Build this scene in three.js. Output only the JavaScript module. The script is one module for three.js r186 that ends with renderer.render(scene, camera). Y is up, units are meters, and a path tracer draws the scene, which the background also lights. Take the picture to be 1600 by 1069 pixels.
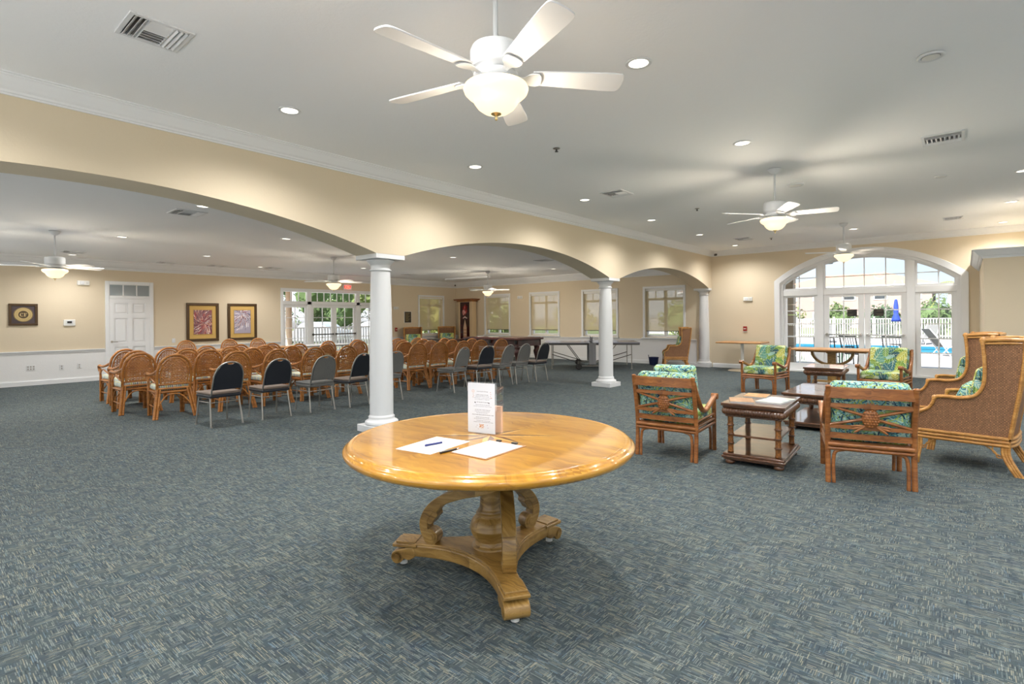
import * as THREE from 'three';
import { RoundedBoxGeometry } from 'three/addons/geometries/RoundedBoxGeometry.js';
import { mergeGeometries, mergeVertices, toCreasedNormals } from 'three/addons/utils/BufferGeometryUtils.js';
import { FontLoader } from 'three/addons/loaders/FontLoader.js';
import { TextGeometry } from 'three/addons/geometries/TextGeometry.js';

// ---------------------------------------------------------------- camera, sky, sun, exposure
const scene = new THREE.Scene();
const camera = new THREE.PerspectiveCamera(2 * Math.atan(534.5 / 829) * 180 / Math.PI, 1600 / 1069, 0.05, 400);
camera.position.set(0, 1.45, 0);
camera.rotation.set(0, 0.7069, -0.00808, 'YXZ');
camera.setViewOffset(1600, 1069, 0, 36.3, 1600, 1069);   // a shift lens: the verticals stay parallel
scene.add(camera);

const renderer = new THREE.WebGLRenderer({ antialias: true });
renderer.toneMapping = THREE.LinearToneMapping;
renderer.toneMappingExposure = 1.58;
renderer.outputColorSpace = THREE.SRGBColorSpace;
renderer.shadowMap.enabled = true;
renderer.shadowMap.type = THREE.PCFSoftShadowMap;

const SUN_POWER = 8.5, SKY_POWER = 0.85, DOWNLIGHT = 10, DOWNLIGHT_LEFT = 8.5, FAN_LIGHT = 2.2, FAN_LIGHT_LEFT = 4.5;
const WARM = new THREE.Color().setRGB(1.0, 0.87, 0.69), COOLWARM = new THREE.Color().setRGB(1.0, 0.985, 0.965);

// seeded random numbers
function rng(seed) { let a = seed >>> 0; return () => { a = (a + 0x6D2B79F5) | 0; let t = Math.imul(a ^ (a >>> 15), 1 | a); t = (t + Math.imul(t ^ (t >>> 7), 61 | t)) ^ t; return ((t ^ (t >>> 14)) >>> 0) / 4294967296; }; }
// value noise that tiles
function tileNoise(seed, n) {
  const r = rng(seed), g = new Float32Array(n * n).map(() => r());
  return (u, v) => { u = ((u % 1) + 1) % 1 * n; v = ((v % 1) + 1) % 1 * n; const i = Math.floor(u), j = Math.floor(v), s = u - i, t = v - j, a = s * s * (3 - 2 * s), b = t * t * (3 - 2 * t);
    const q = (x, y) => g[((y % n) * n) + (x % n)];
    return (q(i, j) * (1 - a) + q(i + 1, j) * a) * (1 - b) + (q(i, j + 1) * (1 - a) + q(i + 1, j + 1) * a) * b; };
}

// the sky: pale blue with soft white cloud, the same all the way round
{
  const W = 1024, H = 512, data = new Float32Array(W * H * 4), n1 = tileNoise(5, 8), n2 = tileNoise(6, 16), n3 = tileNoise(7, 48);
  for (let j = 0; j < H; j++) for (let i = 0; i < W; i++) {
    const el = ((j + 0.5) / H - 0.5) * Math.PI, u = i / W, v = j / H * 2, up = Math.max(0, Math.sin(el));
    let c = n1(u, v) * 0.5 + n2(u, v * 1.7) * 0.3 + n3(u, v * 2.3) * 0.2; c = Math.min(1, Math.max(0, (c - 0.42) * 3.4));
    const k = (j * W + i) * 4, h = Math.pow(1 - up, 3);
    const b = [0.40 + 0.32 * h, 0.62 + 0.22 * h, 0.90 + 0.05 * h], w = [0.98, 1.0, 1.03];
    for (let q = 0; q < 3; q++) data[k + q] = el < 0 ? 0.45 : b[q] * (1 - c * 0.75) + w[q] * c * 0.75;
    data[k + 3] = 1;
  }
  const sky = new THREE.DataTexture(data, W, H, THREE.RGBAFormat, THREE.FloatType);
  sky.mapping = THREE.EquirectangularReflectionMapping; sky.magFilter = THREE.LinearFilter; sky.minFilter = THREE.LinearFilter; sky.needsUpdate = true;
  scene.background = sky; scene.backgroundIntensity = SKY_POWER;
}
const sun = new THREE.DirectionalLight(new THREE.Color().setRGB(1, 0.975, 0.94), SUN_POWER);
sun.position.set(-12, 40, 28); sun.target.position.set(-4, 0, -12); scene.add(sun); scene.add(sun.target);
sun.castShadow = true; sun.shadow.mapSize.set(2048, 2048);
Object.assign(sun.shadow.camera, { left: -45, right: 45, top: 45, bottom: -45, near: 1, far: 140 });

// ---------------------------------------------------------------- small tools
const used = {};
function numbered(n) { const k = used[n] = (used[n] ?? -1) + 1; return k ? `${n}_${String(k).padStart(3, '0')}` : n; }
function tag(o, label, category, group, kind) { if (label) o.userData.label = label; if (category) o.userData.category = category; if (group) o.userData.group = group; if (kind) o.userData.kind = kind; return o; }
function shade(o) { o.castShadow = true; o.receiveShadow = true; return o; }
function thing(name, label, category, p = [0, 0, 0], turn = 0, group) { const o = new THREE.Group(); o.name = numbered(name); o.position.set(...p); o.rotation.y = turn; scene.add(o); return tag(o, label, category, group); }
function flat(g) { if (g.index) g = g.toNonIndexed(); for (const k of Object.keys(g.attributes)) if (!['position', 'normal', 'uv'].includes(k)) g.deleteAttribute(k); if (!g.attributes.normal) g.computeVertexNormals(); if (!g.attributes.uv) g.setAttribute('uv', new THREE.BufferAttribute(new Float32Array(g.attributes.position.count * 2), 2)); return g; }
// uv in metres, by the way each face points (along = axis that the grain or u runs along)
function boxUV(g, along) {
  const p = g.attributes.position, n = g.attributes.normal, uv = g.attributes.uv;
  for (let i = 0; i < p.count; i += 3) {
    let a = 0, b = 0, c = 0; for (let k = 0; k < 3 && i + k < p.count; k++) { a += n.getX(i + k); b += n.getY(i + k); c += n.getZ(i + k); }
    a = Math.abs(a); b = Math.abs(b); c = Math.abs(c);
    for (let k = 0; k < 3 && i + k < p.count; k++) {
      const x = p.getX(i + k), y = p.getY(i + k), z = p.getZ(i + k);
      let u, v; if (a >= b && a >= c) [u, v] = [z, y]; else if (b >= c) [u, v] = [x, z]; else [u, v] = [x, y];
      if (along === 'y' && !(b >= c && b >= a)) [u, v] = [v, u]; if (along === 'z' && b >= c && b >= a) [u, v] = [v, u];
      uv.setXY(i + k, u, v);
    }
  }
  return g;
}
function merge(gs, keepUV, along) { const list = (Array.isArray(gs) ? gs : [gs]).map(flat); const g = list.length === 1 ? list[0] : mergeGeometries(list, false); return keepUV ? g : boxUV(g, along); }
function part(parent, name, gs, mat, label, opt = {}) { const m = shade(new THREE.Mesh(gs.isMerged ? gs : merge(gs, opt.uv, opt.along), mat)); m.name = name; if (label) m.userData.label = label; if (opt.kind) m.userData.kind = opt.kind; (parent || scene).add(m); if (!parent) m.name = numbered(name); return m; }
function solo(name, gs, mat, label, category, group, opt = {}) { const m = part(null, name, gs, mat, null, opt); return tag(m, label, category, group, opt.kind); }
function struct(name, gs, mat, parent, opt = {}) { const m = part(parent, name, gs, mat, null, opt); if (!parent) { used[name] = used[name] ?? 0; m.userData.kind = 'structure'; } return m; }
function geo(gs, keepUV, along) { const g = merge(gs, keepUV, along); g.isMerged = true; return g; }
function copyOf(root, p, turn, label, group) { const r = root.clone(); r.name = numbered(root.name.replace(/_\d{3}$/, '')); r.position.set(...p); r.rotation.y = turn; r.userData = { ...root.userData }; if (label) r.userData.label = label; if (group) r.userData.group = group; scene.add(r); return r; }

const V = (x, y, z) => new THREE.Vector3(x, y, z);
function bx(w, h, d, x = 0, y = 0, z = 0, rx = 0, ry = 0, rz = 0) { const g = new THREE.BoxGeometry(w, h, d); if (rx || ry || rz) g.applyMatrix4(new THREE.Matrix4().makeRotationFromEuler(new THREE.Euler(rx, ry, rz))); return g.translate(x, y, z); }
function rb(w, h, d, x = 0, y = 0, z = 0, r = 0.008, s = 2, rx = 0, ry = 0, rz = 0) { const g = new RoundedBoxGeometry(w, h, d, s, Math.min(r, w / 2.01, h / 2.01, d / 2.01)); if (rx || ry || rz) g.applyMatrix4(new THREE.Matrix4().makeRotationFromEuler(new THREE.Euler(rx, ry, rz))); return g.translate(x, y, z); }
function cyl(r1, r2, h, x = 0, y = 0, z = 0, s = 24, rx = 0, rz = 0) { const g = new THREE.CylinderGeometry(r1, r2, h, s); if (rx) g.rotateX(rx); if (rz) g.rotateZ(rz); return g.translate(x, y, z); }
function rod(a, b, r, s = 10, r2) { const A = V(...a), B = V(...b), d = B.clone().sub(A), g = new THREE.CylinderGeometry(r2 ?? r, r, d.length(), s); g.translate(0, d.length() / 2, 0); g.applyQuaternion(new THREE.Quaternion().setFromUnitVectors(V(0, 1, 0), d.normalize())); return g.translate(A.x, A.y, A.z); }
function tube(pts, r, n = 24, s = 8, closed = false) { return new THREE.TubeGeometry(new THREE.CatmullRomCurve3(pts.map((p) => V(...p)), closed, 'centripetal'), n, r, s, closed); }
function lathe(pts, s = 32, x = 0, y = 0, z = 0) { return new THREE.LatheGeometry(pts.map((p) => new THREE.Vector2(...p)), s).translate(x, y, z); }
function ball(r, x = 0, y = 0, z = 0, s = 12, sx = 1, sy = 1, sz = 1) { return new THREE.SphereGeometry(r, s, Math.max(6, s * 0.7 | 0)).scale(sx, sy, sz).translate(x, y, z); }
function shapeOf(pts) { const s = new THREE.Shape(); pts.forEach((p, i) => i ? s.lineTo(...p) : s.moveTo(...p)); s.closePath(); return s; }
function ext(shape, depth, bevel = 0, seg = 12, bs = 2) { return new THREE.ExtrudeGeometry(shape, { depth, bevelEnabled: bevel > 0, bevelThickness: bevel, bevelSize: bevel, bevelOffset: -bevel, bevelSegments: bs, curveSegments: seg }); }
function rectHole(x0, y0, x1, y1) { const p = new THREE.Path(); p.moveTo(x0, y0); p.lineTo(x0, y1); p.lineTo(x1, y1); p.lineTo(x1, y0); p.closePath(); return p; }
function smooth(pts, n = 60, closed = false) { return new THREE.CatmullRomCurve3(pts.map((p) => V(p[0], p[1], 0)), closed, 'centripetal').getPoints(n).map((p) => [p.x, p.y]); }
// a strip of the given half widths along a plane curve
function strip(path, w0, w1) { const L = [], R = []; path.forEach((p, i) => { const a = path[Math.max(0, i - 1)], b = path[Math.min(path.length - 1, i + 1)], dx = b[0] - a[0], dy = b[1] - a[1], l = Math.hypot(dx, dy) || 1, w = w0 + (w1 - w0) * i / (path.length - 1); L.push([p[0] - dy / l * w, p[1] + dx / l * w]); R.unshift([p[0] + dy / l * w, p[1] - dx / l * w]); }); return shapeOf([...L, ...R]); }
// a moulding: a profile [out from the wall, up] swept along a straight line from a to b (points [x, z]); the wall lies on the left of a->b
function moulding(profile, a, b, mitreA = 0, mitreB = 0) {
  const dx = b[0] - a[0], dz = b[1] - a[1], l = Math.hypot(dx, dz), ux = dx / l, uz = dz / l, nx = -uz, nz = ux, pos = [], n = profile.length;
  const P = (q, end) => { const e = end ? b : a, m = (end ? -mitreB : mitreA) * q[0]; return [e[0] + nx * q[0] + ux * m, q[1], e[1] + nz * q[0] + uz * m]; };
  for (let i = 0; i < n; i++) { const p = profile[i], q = profile[(i + 1) % n], A = P(p, 0), B = P(q, 0), C = P(q, 1), D = P(p, 1); pos.push(...A, ...B, ...C, ...A, ...C, ...D); }
  const tri = THREE.ShapeUtils.triangulateShape(profile.map((p) => new THREE.Vector2(...p)), []);
  for (const t of tri) { for (const k of t) pos.push(...P(profile[k], 0)); for (const k of [...t].reverse()) pos.push(...P(profile[k], 1)); }
  const g = new THREE.BufferGeometry(); g.setAttribute('position', new THREE.Float32BufferAttribute(pos, 3)); g.computeVertexNormals(); return g;
}
// a soft pad: a rounded box blown up a little
function pad(w, h, d, x = 0, y = 0, z = 0, puff = 0.02, r = 0.03) {
  const g = new RoundedBoxGeometry(w, h, d, 5, Math.min(r, h / 2.05, d / 2.05, w / 2.05)), p = g.attributes.position, dims = [w, h, d], thin = dims.indexOf(Math.min(...dims));
  for (let i = 0; i < p.count; i++) { const q = [p.getX(i), p.getY(i), p.getZ(i)]; let f = 1; for (let k = 0; k < 3; k++) if (k !== thin) f *= Math.max(0, 1 - Math.pow(Math.abs(q[k]) / (dims[k] / 2), 2)); q[thin] += Math.sign(q[thin]) * puff * Math.sqrt(f); p.setXYZ(i, ...q); }
  g.computeVertexNormals(); return g.translate(x, y, z);
}
// ---------------------------------------------------------------- materials
function canvasTex(w, h, draw, rep = [1, 1], srgb = true) { const c = document.createElement('canvas'); c.width = w; c.height = h; draw(c.getContext('2d'), w, h); const t = new THREE.CanvasTexture(c); t.wrapS = t.wrapT = THREE.RepeatWrapping; t.repeat.set(...rep); if (srgb) t.colorSpace = THREE.SRGBColorSpace; t.magFilter = THREE.LinearFilter; return t; }
function dataTex(w, h, f, rep = [1, 1], srgb = true) { const d = new Uint8Array(w * h * 4); for (let j = 0; j < h; j++) for (let i = 0; i < w; i++) { const c = f(i / w, j / h, i, j), k = (j * w + i) * 4; if (typeof c === 'number') d[k] = d[k + 1] = d[k + 2] = c; else { d[k] = c[0]; d[k + 1] = c[1]; d[k + 2] = c[2]; } d[k + 3] = 255; } const t = new THREE.DataTexture(d, w, h, THREE.RGBAFormat); t.wrapS = t.wrapT = THREE.RepeatWrapping; t.repeat.set(...rep); if (srgb) t.colorSpace = THREE.SRGBColorSpace; t.magFilter = THREE.LinearFilter; t.minFilter = THREE.LinearMipmapLinearFilter; t.generateMipmaps = true; t.needsUpdate = true; return t; }
const std = (o) => new THREE.MeshStandardMaterial(o), phy = (o) => new THREE.MeshPhysicalMaterial(o);
const lin = (r, g, b) => new THREE.Color().setRGB(r, g, b);

// carpet: slate blue loop pile with short beige tufts running in patches along and across
function carpetTex(bump) {
  const N = 2048, M = 2.4;
  return canvasTex(N, N, (c) => {
    const r = rng(11), px = N / M; c.fillStyle = bump ? '#505050' : '#3e494b'; c.fillRect(0, 0, N, N);
    for (let i = 0; i < 5200; i++) { const s = 10 + r() * 50; c.fillStyle = bump ? `rgba(${90 + r() * 40},100,100,0.10)` : ['rgba(24,46,66,0.12)', 'rgba(66,80,78,0.12)', 'rgba(38,62,80,0.12)', 'rgba(80,86,76,0.09)'][r() * 4 | 0]; const x = r() * N, y = r() * N; for (const ox of [0, -N]) for (const oy of [0, -N]) c.fillRect(x + ox, y + oy, s, s * (0.6 + r())); }
    const cell = 40, n = N / cell | 0, q = N / n, dir = []; for (let j = 0; j < n * n; j++) dir.push(r() < 0.62);
    for (let j = 0; j < n; j++) for (let i = 0; i < n; i++) {
      const along = dir[j * n + i], tone = r();
      for (let k = 0; k < 7; k++) {
        if (r() < 0.2) continue;
        const len = q * (0.35 + r() * (along ? 1.25 : 0.75)), off = (k + 0.2 + r() * 0.5) * q / 7, st = r() * q * 0.6, v = r();
        c.fillStyle = bump ? `rgba(235,235,235,${0.6 + r() * 0.4})` : v < 0.22 ? `rgba(176,166,138,${0.4 + r() * 0.4})` : v < 0.70 ? `rgba(146,152,144,${0.4 + r() * 0.4})` : v < 0.85 ? `rgba(104,126,140,${0.6 * (0.5 + tone)})` : 'rgba(20,34,46,0.7)';
        const x = i * q + (along ? st : off), y = j * q + (along ? off : st), w = 2.4 + r() * 1.1;
        for (let s = 0; s < len; s += 4.2) { const a = along ? [x + s, y + (r() - 0.5) * 0.6, 3.4, w] : [x + (r() - 0.5) * 0.6, y + s, w, 3.4]; c.fillRect(a[0] % N, a[1] % N, a[2], a[3]); }
      }
    }
  }, [1 / M, 1 / M], !bump);
}
const mCarpet = std({ map: carpetTex(false), bumpMap: carpetTex(true), bumpScale: 0.003, roughness: 0.96 });
const wallN = tileNoise(21, 64), wallF = tileNoise(22, 200);
const orangePeel = dataTex(512, 512, (u, v) => 120 + 70 * wallN(u, v) + 60 * wallF(u, v), [0.8, 0.8], false);
const mWall = std({ color: lin(0.69, 0.59, 0.435), roughness: 0.85, bumpMap: orangePeel, bumpScale: 0.0012 });
const mCeil = std({ color: lin(0.90, 0.91, 0.92), roughness: 0.95, bumpMap: orangePeel, bumpScale: 0.0015 });
const mTrim = std({ color: lin(0.80, 0.81, 0.82), roughness: 0.45 });
const mWains = std({ color: lin(0.80, 0.80, 0.80), roughness: 0.7, bumpMap: orangePeel, bumpScale: 0.001 });
const mWhite = std({ color: lin(0.72, 0.73, 0.74), roughness: 0.4 });
const mPlastic = std({ color: lin(0.80, 0.79, 0.75), roughness: 0.4 });
const mDark = std({ color: lin(0.03, 0.03, 0.03), roughness: 0.5 });
const mGlass = phy({ color: 0xffffff, transmission: 1, roughness: 0.0, thickness: 0, ior: 1.5, specularIntensity: 0.6 });
const mAcrylic = phy({ color: 0xffffff, transmission: 1, roughness: 0.02, thickness: 0, ior: 1.49 });
const mChrome = std({ color: lin(0.75, 0.75, 0.74), metalness: 1, roughness: 0.25 });
const mBrass = std({ color: lin(0.72, 0.56, 0.27), metalness: 1, roughness: 0.35 });
const mNickel = std({ color: lin(0.5, 0.46, 0.4), metalness: 1, roughness: 0.35 });

// wood grain running along u
function woodTex(base, dark, light, seed, stretch = 14, knots = 0) {
  const n1 = tileNoise(seed, 8), n2 = tileNoise(seed + 1, 64), n3 = tileNoise(seed + 2, 16), n4 = tileNoise(seed + 3, 128);
  return dataTex(512, 512, (u, v) => {
    const w = v + 0.05 * n3(u, v); let g = n2(u * 0.06 * stretch / 14, w) * 0.45 + n1(u * 0.5, w) * 0.35 + n4(u * 0.12, w * 2) * 0.2; const s = n3(u * 1, v * 3);
    let k = (g - 0.5) * 2.2; const c = [0, 1, 2].map((q) => base[q] + (k < 0 ? (base[q] - dark[q]) * k : (light[q] - base[q]) * k) + (s - 0.5) * 8);
    if (knots && n4(u, v) > 0.93) for (let q = 0; q < 3; q++) c[q] *= 0.8; return c.map((x) => Math.max(0, Math.min(255, x)));
  });
}
const oakTex = woodTex([186, 130, 30], [134, 84, 14], [212, 160, 56], 31), oakFrame = woodTex([156, 120, 60], [98, 70, 30], [188, 152, 92], 35, 14, 1);
oakTex.repeat.set(1.1, 1.1); oakFrame.repeat.set(1.6, 1.6);
const mOak = phy({ map: oakTex, roughness: 0.28, clearcoat: 1, clearcoatRoughness: 0.05 });
const mOakFrame = phy({ map: oakFrame, roughness: 0.38, clearcoat: 0.5, clearcoatRoughness: 0.18 });
const inlay = (a, s) => { const t = woodTex(a, a.map((x) => x * 0.72), a.map((x) => Math.min(255, x * 1.15)), s); t.repeat.set(2, 2); return phy({ map: t, roughness: 0.28, clearcoat: 1, clearcoatRoughness: 0.05 }); };
const mInlayDark = inlay([112, 66, 20], 41), mInlayLight = inlay([218, 170, 86], 45);
const redWood = woodTex([148, 90, 40], [98, 54, 20], [184, 118, 60], 51); redWood.repeat.set(2.2, 2.2);
const mRedWood = phy({ map: redWood, roughness: 0.38, clearcoat: 0.5, clearcoatRoughness: 0.2 });
const brownWood = woodTex([92, 57, 34], [52, 30, 17], [130, 88, 54], 55); brownWood.repeat.set(2, 2);
const mBrownWood = phy({ map: brownWood, roughness: 0.3, clearcoat: 1, clearcoatRoughness: 0.05 });
const darkWood = woodTex([70, 28, 24], [36, 12, 12], [100, 46, 36], 59); darkWood.repeat.set(1.5, 1.5);
const mDarkWood = phy({ map: darkWood, roughness: 0.3, clearcoat: 0.6, clearcoatRoughness: 0.15 });
const tanWood = woodTex([186, 138, 88], [150, 104, 62], [208, 166, 116], 63); tanWood.repeat.set(1.5, 1.5);
const mTanWood = std({ map: tanWood, roughness: 0.45 });
const rattanTex = woodTex([178, 114, 50], [118, 68, 24], [214, 156, 84], 67); rattanTex.repeat.set(3, 3);
const mRattan = phy({ map: rattanTex, roughness: 0.36, clearcoat: 0.35, clearcoatRoughness: 0.2 });
const goldRattan = woodTex([190, 134, 66], [142, 92, 38], [220, 170, 100], 71); goldRattan.repeat.set(3, 3);
const mGoldRattan = phy({ map: goldRattan, roughness: 0.38, clearcoat: 0.4, clearcoatRoughness: 0.2 });
// bamboo posts: mottled gold and brown
const bambooN = tileNoise(75, 24), bambooF = tileNoise(76, 90);
const mBamboo = phy({ map: dataTex(256, 256, (u, v) => { const k = bambooN(u, v) * 0.7 + bambooF(u, v) * 0.3; return [78 + 90 * k, 46 + 62 * k, 18 + 26 * k]; }, [3, 3]), roughness: 0.35, clearcoat: 0.5, clearcoatRoughness: 0.2 });

const mDuct = std({ color: lin(0.42, 0.42, 0.42), roughness: 0.6, metalness: 0.3 }), mSocket = std({ color: lin(0.38, 0.36, 0.33), roughness: 0.5 });
// open cane of the wing chairs: a small square mesh
function cane(bump) { return canvasTex(256, 256, (c, W) => { const r = rng(85); c.fillStyle = bump ? '#202020' : '#6f4c30'; c.fillRect(0, 0, W, W); const n = 16, q = W / n; for (let d = 0; d < 2; d++) for (let i = 0; i < n; i++) for (let j = 0; j < n; j++) { const t = 0.85 + r() * 0.3, over = (i + j + d) % 2; c.fillStyle = bump ? (over ? '#ffffff' : '#909090') : `rgb(${(over ? 170 : 130) * t | 0},${(over ? 124 : 92) * t | 0},${(over ? 88 : 64) * t | 0})`; if (d) c.fillRect(i * q + q * 0.22, j * q, q * 0.56, q); else c.fillRect(i * q, j * q + q * 0.22, q, q * 0.56); } }, [5.2, 5.2], !bump); }
const mCane = std({ map: cane(false), bumpMap: cane(true), bumpScale: 0.003, roughness: 0.55 });
// tropical leaf print
const leafTex = canvasTex(1024, 1024, (c, W) => {
  const r = rng(91); c.fillStyle = '#cfdcb8'; c.fillRect(0, 0, W, W);
  const cols = [['#8fa63c', '#c3cc62'], ['#3f7f78', '#86b8ae'], ['#5f8a4a', '#a8c07a'], ['#24505e', '#5a8f98'], ['#b3b148', '#dcd888'], ['#1c3a4c', '#46707c'], ['#79b0b0', '#b9d8d0'], ['#547a34', '#9ab558']];
  const leaf = (x, y, a, L, [d, l]) => { for (const ox of [-W, 0, W]) for (const oy of [-W, 0, W]) { if (x + ox < -L || x + ox > W + L || y + oy < -L || y + oy > W + L) continue; c.save(); c.translate(x + ox, y + oy); c.rotate(a);
    for (let s = -1; s <= 1; s += 2) for (let k = 0; k < 11; k++) { const t = k / 11, px = L * t, w = L * 0.42 * Math.sin(Math.PI * (0.14 + 0.8 * t)); c.save(); c.translate(px, 0); c.rotate(s * (1.0 - 0.6 * t)); c.fillStyle = k % 2 ? d : l; c.beginPath(); c.ellipse(w * 0.5, 0, w * 0.55, L * 0.034, 0, 0, 7); c.fill(); c.restore(); }
    c.strokeStyle = '#e9ecc8'; c.lineWidth = L * 0.018; c.beginPath(); c.moveTo(0, 0); c.quadraticCurveTo(L * 0.5, L * 0.03, L, 0); c.stroke(); c.restore(); } };
  for (let i = 0; i < 95; i++) leaf(r() * W, r() * W, r() * 7, 130 + r() * 190, cols[r() * cols.length | 0]);
}, [1.25, 1.25]);
const mLeaf = std({ map: leafTex, roughness: 0.85 });
const tealLeaf = canvasTex(512, 512, (c, W) => { const r = rng(97); c.fillStyle = '#a6cfc6'; c.fillRect(0, 0, W, W); for (let i = 0; i < 460; i++) { const x = r() * W, y = r() * W, L = 50 + r() * 110, a = r() * 7; c.strokeStyle = ['#3f8494', '#c4dccd', '#224c66', '#6fa488', '#559aa6', '#bccb7c', '#98b45c', '#1d3f58', '#7cb4b6'][r() * 9 | 0]; c.lineWidth = 4 + r() * 9; for (const ox of [-W, 0, W]) for (const oy of [-W, 0, W]) { c.beginPath(); c.moveTo(x + ox, y + oy); c.quadraticCurveTo(x + ox + L * 0.5 * Math.cos(a + 0.5), y + oy + L * 0.5 * Math.sin(a + 0.5), x + ox + L * Math.cos(a), y + oy + L * Math.sin(a)); c.stroke(); } } }, [2, 2]);
const mTealLeaf = std({ map: tealLeaf, roughness: 0.85 });
// striped seat cushions
const mStripe = std({ map: canvasTex(256, 64, (c, W, H) => { c.fillStyle = '#e9e9df'; c.fillRect(0, 0, W, H); [[10, 12, '#4a6ea0'], [40, 18, '#86b0a0'], [72, 8, '#2c4470'], [98, 22, '#c9cf8c'], [140, 10, '#5d88b0'], [168, 16, '#9ec4c0'], [204, 8, '#38507c'], [226, 16, '#d6d7a2']].forEach(([x, w, k]) => { c.fillStyle = k; c.fillRect(x, 0, w, H); }); }, [4.5, 4.5]), roughness: 0.85 });
const fabricN = tileNoise(101, 128);
const mGreyFabric = std({ map: dataTex(256, 256, (u, v) => { const k = fabricN(u, v) * 0.5 + fabricN(u * 2.3, v * 2.1) * 0.5; return [72 + 70 * k, 72 + 70 * k, 70 + 70 * k]; }, [4, 4]), roughness: 0.9 });
const mSeatTaupe = std({ color: lin(0.20, 0.15, 0.12), roughness: 0.7 });
const mBlackVinyl = std({ color: lin(0.016, 0.018, 0.026), roughness: 0.42 });
const mSteel = std({ color: lin(0.42, 0.40, 0.37), metalness: 0.9, roughness: 0.38 });
const mGunmetal = std({ color: lin(0.10, 0.095, 0.09), metalness: 0.7, roughness: 0.45 });
const mShade = phy({ color: lin(0.72, 0.61, 0.40), roughness: 1, transparent: true, opacity: 0.58, side: THREE.DoubleSide });
const mCream = std({ color: lin(0.66, 0.50, 0.30), roughness: 0.5 });
const mPaper = std({ color: lin(0.68, 0.69, 0.71), roughness: 0.8 });
const lamp = (k, e) => std({ color: lin(0.9, 0.85, 0.75), roughness: 0.5, emissive: k, emissiveIntensity: e });
const mBulbGlow = lamp(lin(1, 0.93, 0.78), 2.2);
const mBowl = std({ color: lin(0.85, 0.72, 0.5), roughness: 0.4, emissive: lin(1, 0.78, 0.48), emissiveIntensity: 0.8 });
// ---------------------------------------------------------------- the building
const CE = 3.35, CL = 2.99, XL = -16.4, ZE = -15.53, XA = -5.61, XB = -6.06, XR = 6.2, ZR = 4.6;
struct('floor', bx(XR - XL + 0.4, 0.2, 1.9 - ZE + 0.2, (XR + XL) / 2, -0.1, (1.9 + ZE - 0.2) / 2), mCarpet);
struct('floor_entry', bx(XR - XL + 0.4, 0.2, ZR + 0.2 - 1.9, (XR + XL) / 2, -0.1, (ZR + 0.2 + 1.9) / 2), std({ color: lin(0.80, 0.81, 0.82), roughness: 0.5 }));
// [x, z, width, depth, label] of the air vents: each has its hole and duct
const VENTS_MAIN = [[-4.03, -1.135, 0.36, 0.36, 'large louvred ceiling vent at the upper left, nearest the camera'], [-0.17, -7.34, 0.36, 0.42, 'louvred ceiling vent at the upper right of the main ceiling'], [-4.02, -7.19, 0.36, 0.42, 'louvred ceiling vent beside the third arcade downlight'], [-4.08, -13.46, 0.36, 0.42, 'louvred ceiling vent farthest down the main room, left of the fans'], [-0.17, -13.5, 0.3, 0.36, 'louvred ceiling vent near the closet, above the arched window']];
const VENTS_LEFT = [[-8.35, -2.73, 'square vent in the meeting area ceiling beside the bright downlight'], [-14.8, -2.6, 'vent in the meeting area ceiling next to the downlight at far left'], [-15.85, -4.7, 'vent near the left cornice above the palm pictures'], [-15.8, -5.9, 'vent near the left cornice, right of the palm pictures'], [-15.3, -7.25, 'vent near the left cornice above the garden doors'], [-14.41, -11.5, 'vent just right of the near column under the meeting area ceiling'], [-8.45, -11.2, 'vent in the meeting area ceiling seen through the middle arch at right']].map(([x, z, l]) => [x, z, 0.4, 0.4, l]);
function ceilingSlab(x0, x1, y, holes) { const s = shapeOf([[x0, ZE - 0.2], [x1, ZE - 0.2], [x1, ZR + 0.2], [x0, ZR + 0.2]].map(([x, z]) => [x, -z])); for (const [x, z, w, d] of holes) s.holes.push(rectHole(x - w / 2 + 0.028, -z - d / 2 + 0.028, x + w / 2 - 0.028, -z + d / 2 - 0.028)); return ext(s, 0.2).rotateX(-Math.PI / 2).translate(0, y, 0); }
struct('ceiling', ceilingSlab(XB - 0.05, XR + 0.2, CE, VENTS_MAIN), mCeil);
struct('ceiling_meeting_area', ceilingSlab(XL - 0.2, XB, CL, VENTS_LEFT), mCeil);

const ARC = { x: -1.9275, w: 1.9925, spring: 2.40, R: 3.06, cy: 0.08 };
const arcY = (x, R = ARC.R) => ARC.cy + Math.sqrt(Math.max(0, R * R - (x - ARC.x) ** 2));
function archPath(w, R, y0, n = 32) { const pts = [[ARC.x - w, y0]]; for (let i = 0; i <= n; i++) { const x = ARC.x - w + 2 * w * i / n; pts.push([x, arcY(x, R)]); } pts.push([ARC.x + w, y0]); return pts; }
// end wall
const END_WINDOWS = [[-14.71, -13.34], [-12.40, -11.02], [-10.09, -8.67], [-7.78, -6.39]], WY = [0.79, 2.43];
{
  const s = shapeOf([[XL - 0.2, 0], [XR + 0.2, 0], [XR + 0.2, 3.55], [XL - 0.2, 3.55]]);
  for (const [a, b] of END_WINDOWS) s.holes.push(rectHole(a + 0.06, WY[0] + 0.05, b - 0.06, WY[1] - 0.06));
  const h = new THREE.Path(); archPath(ARC.w - 0.12, ARC.R - 0.12, 0.001).reverse().forEach((p, i) => i ? h.lineTo(...p) : h.moveTo(...p)); h.closePath(); s.holes.push(h);
  struct('wall_end', ext(s, 0.2).translate(0, 0, ZE - 0.2), mWall);
}
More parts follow.
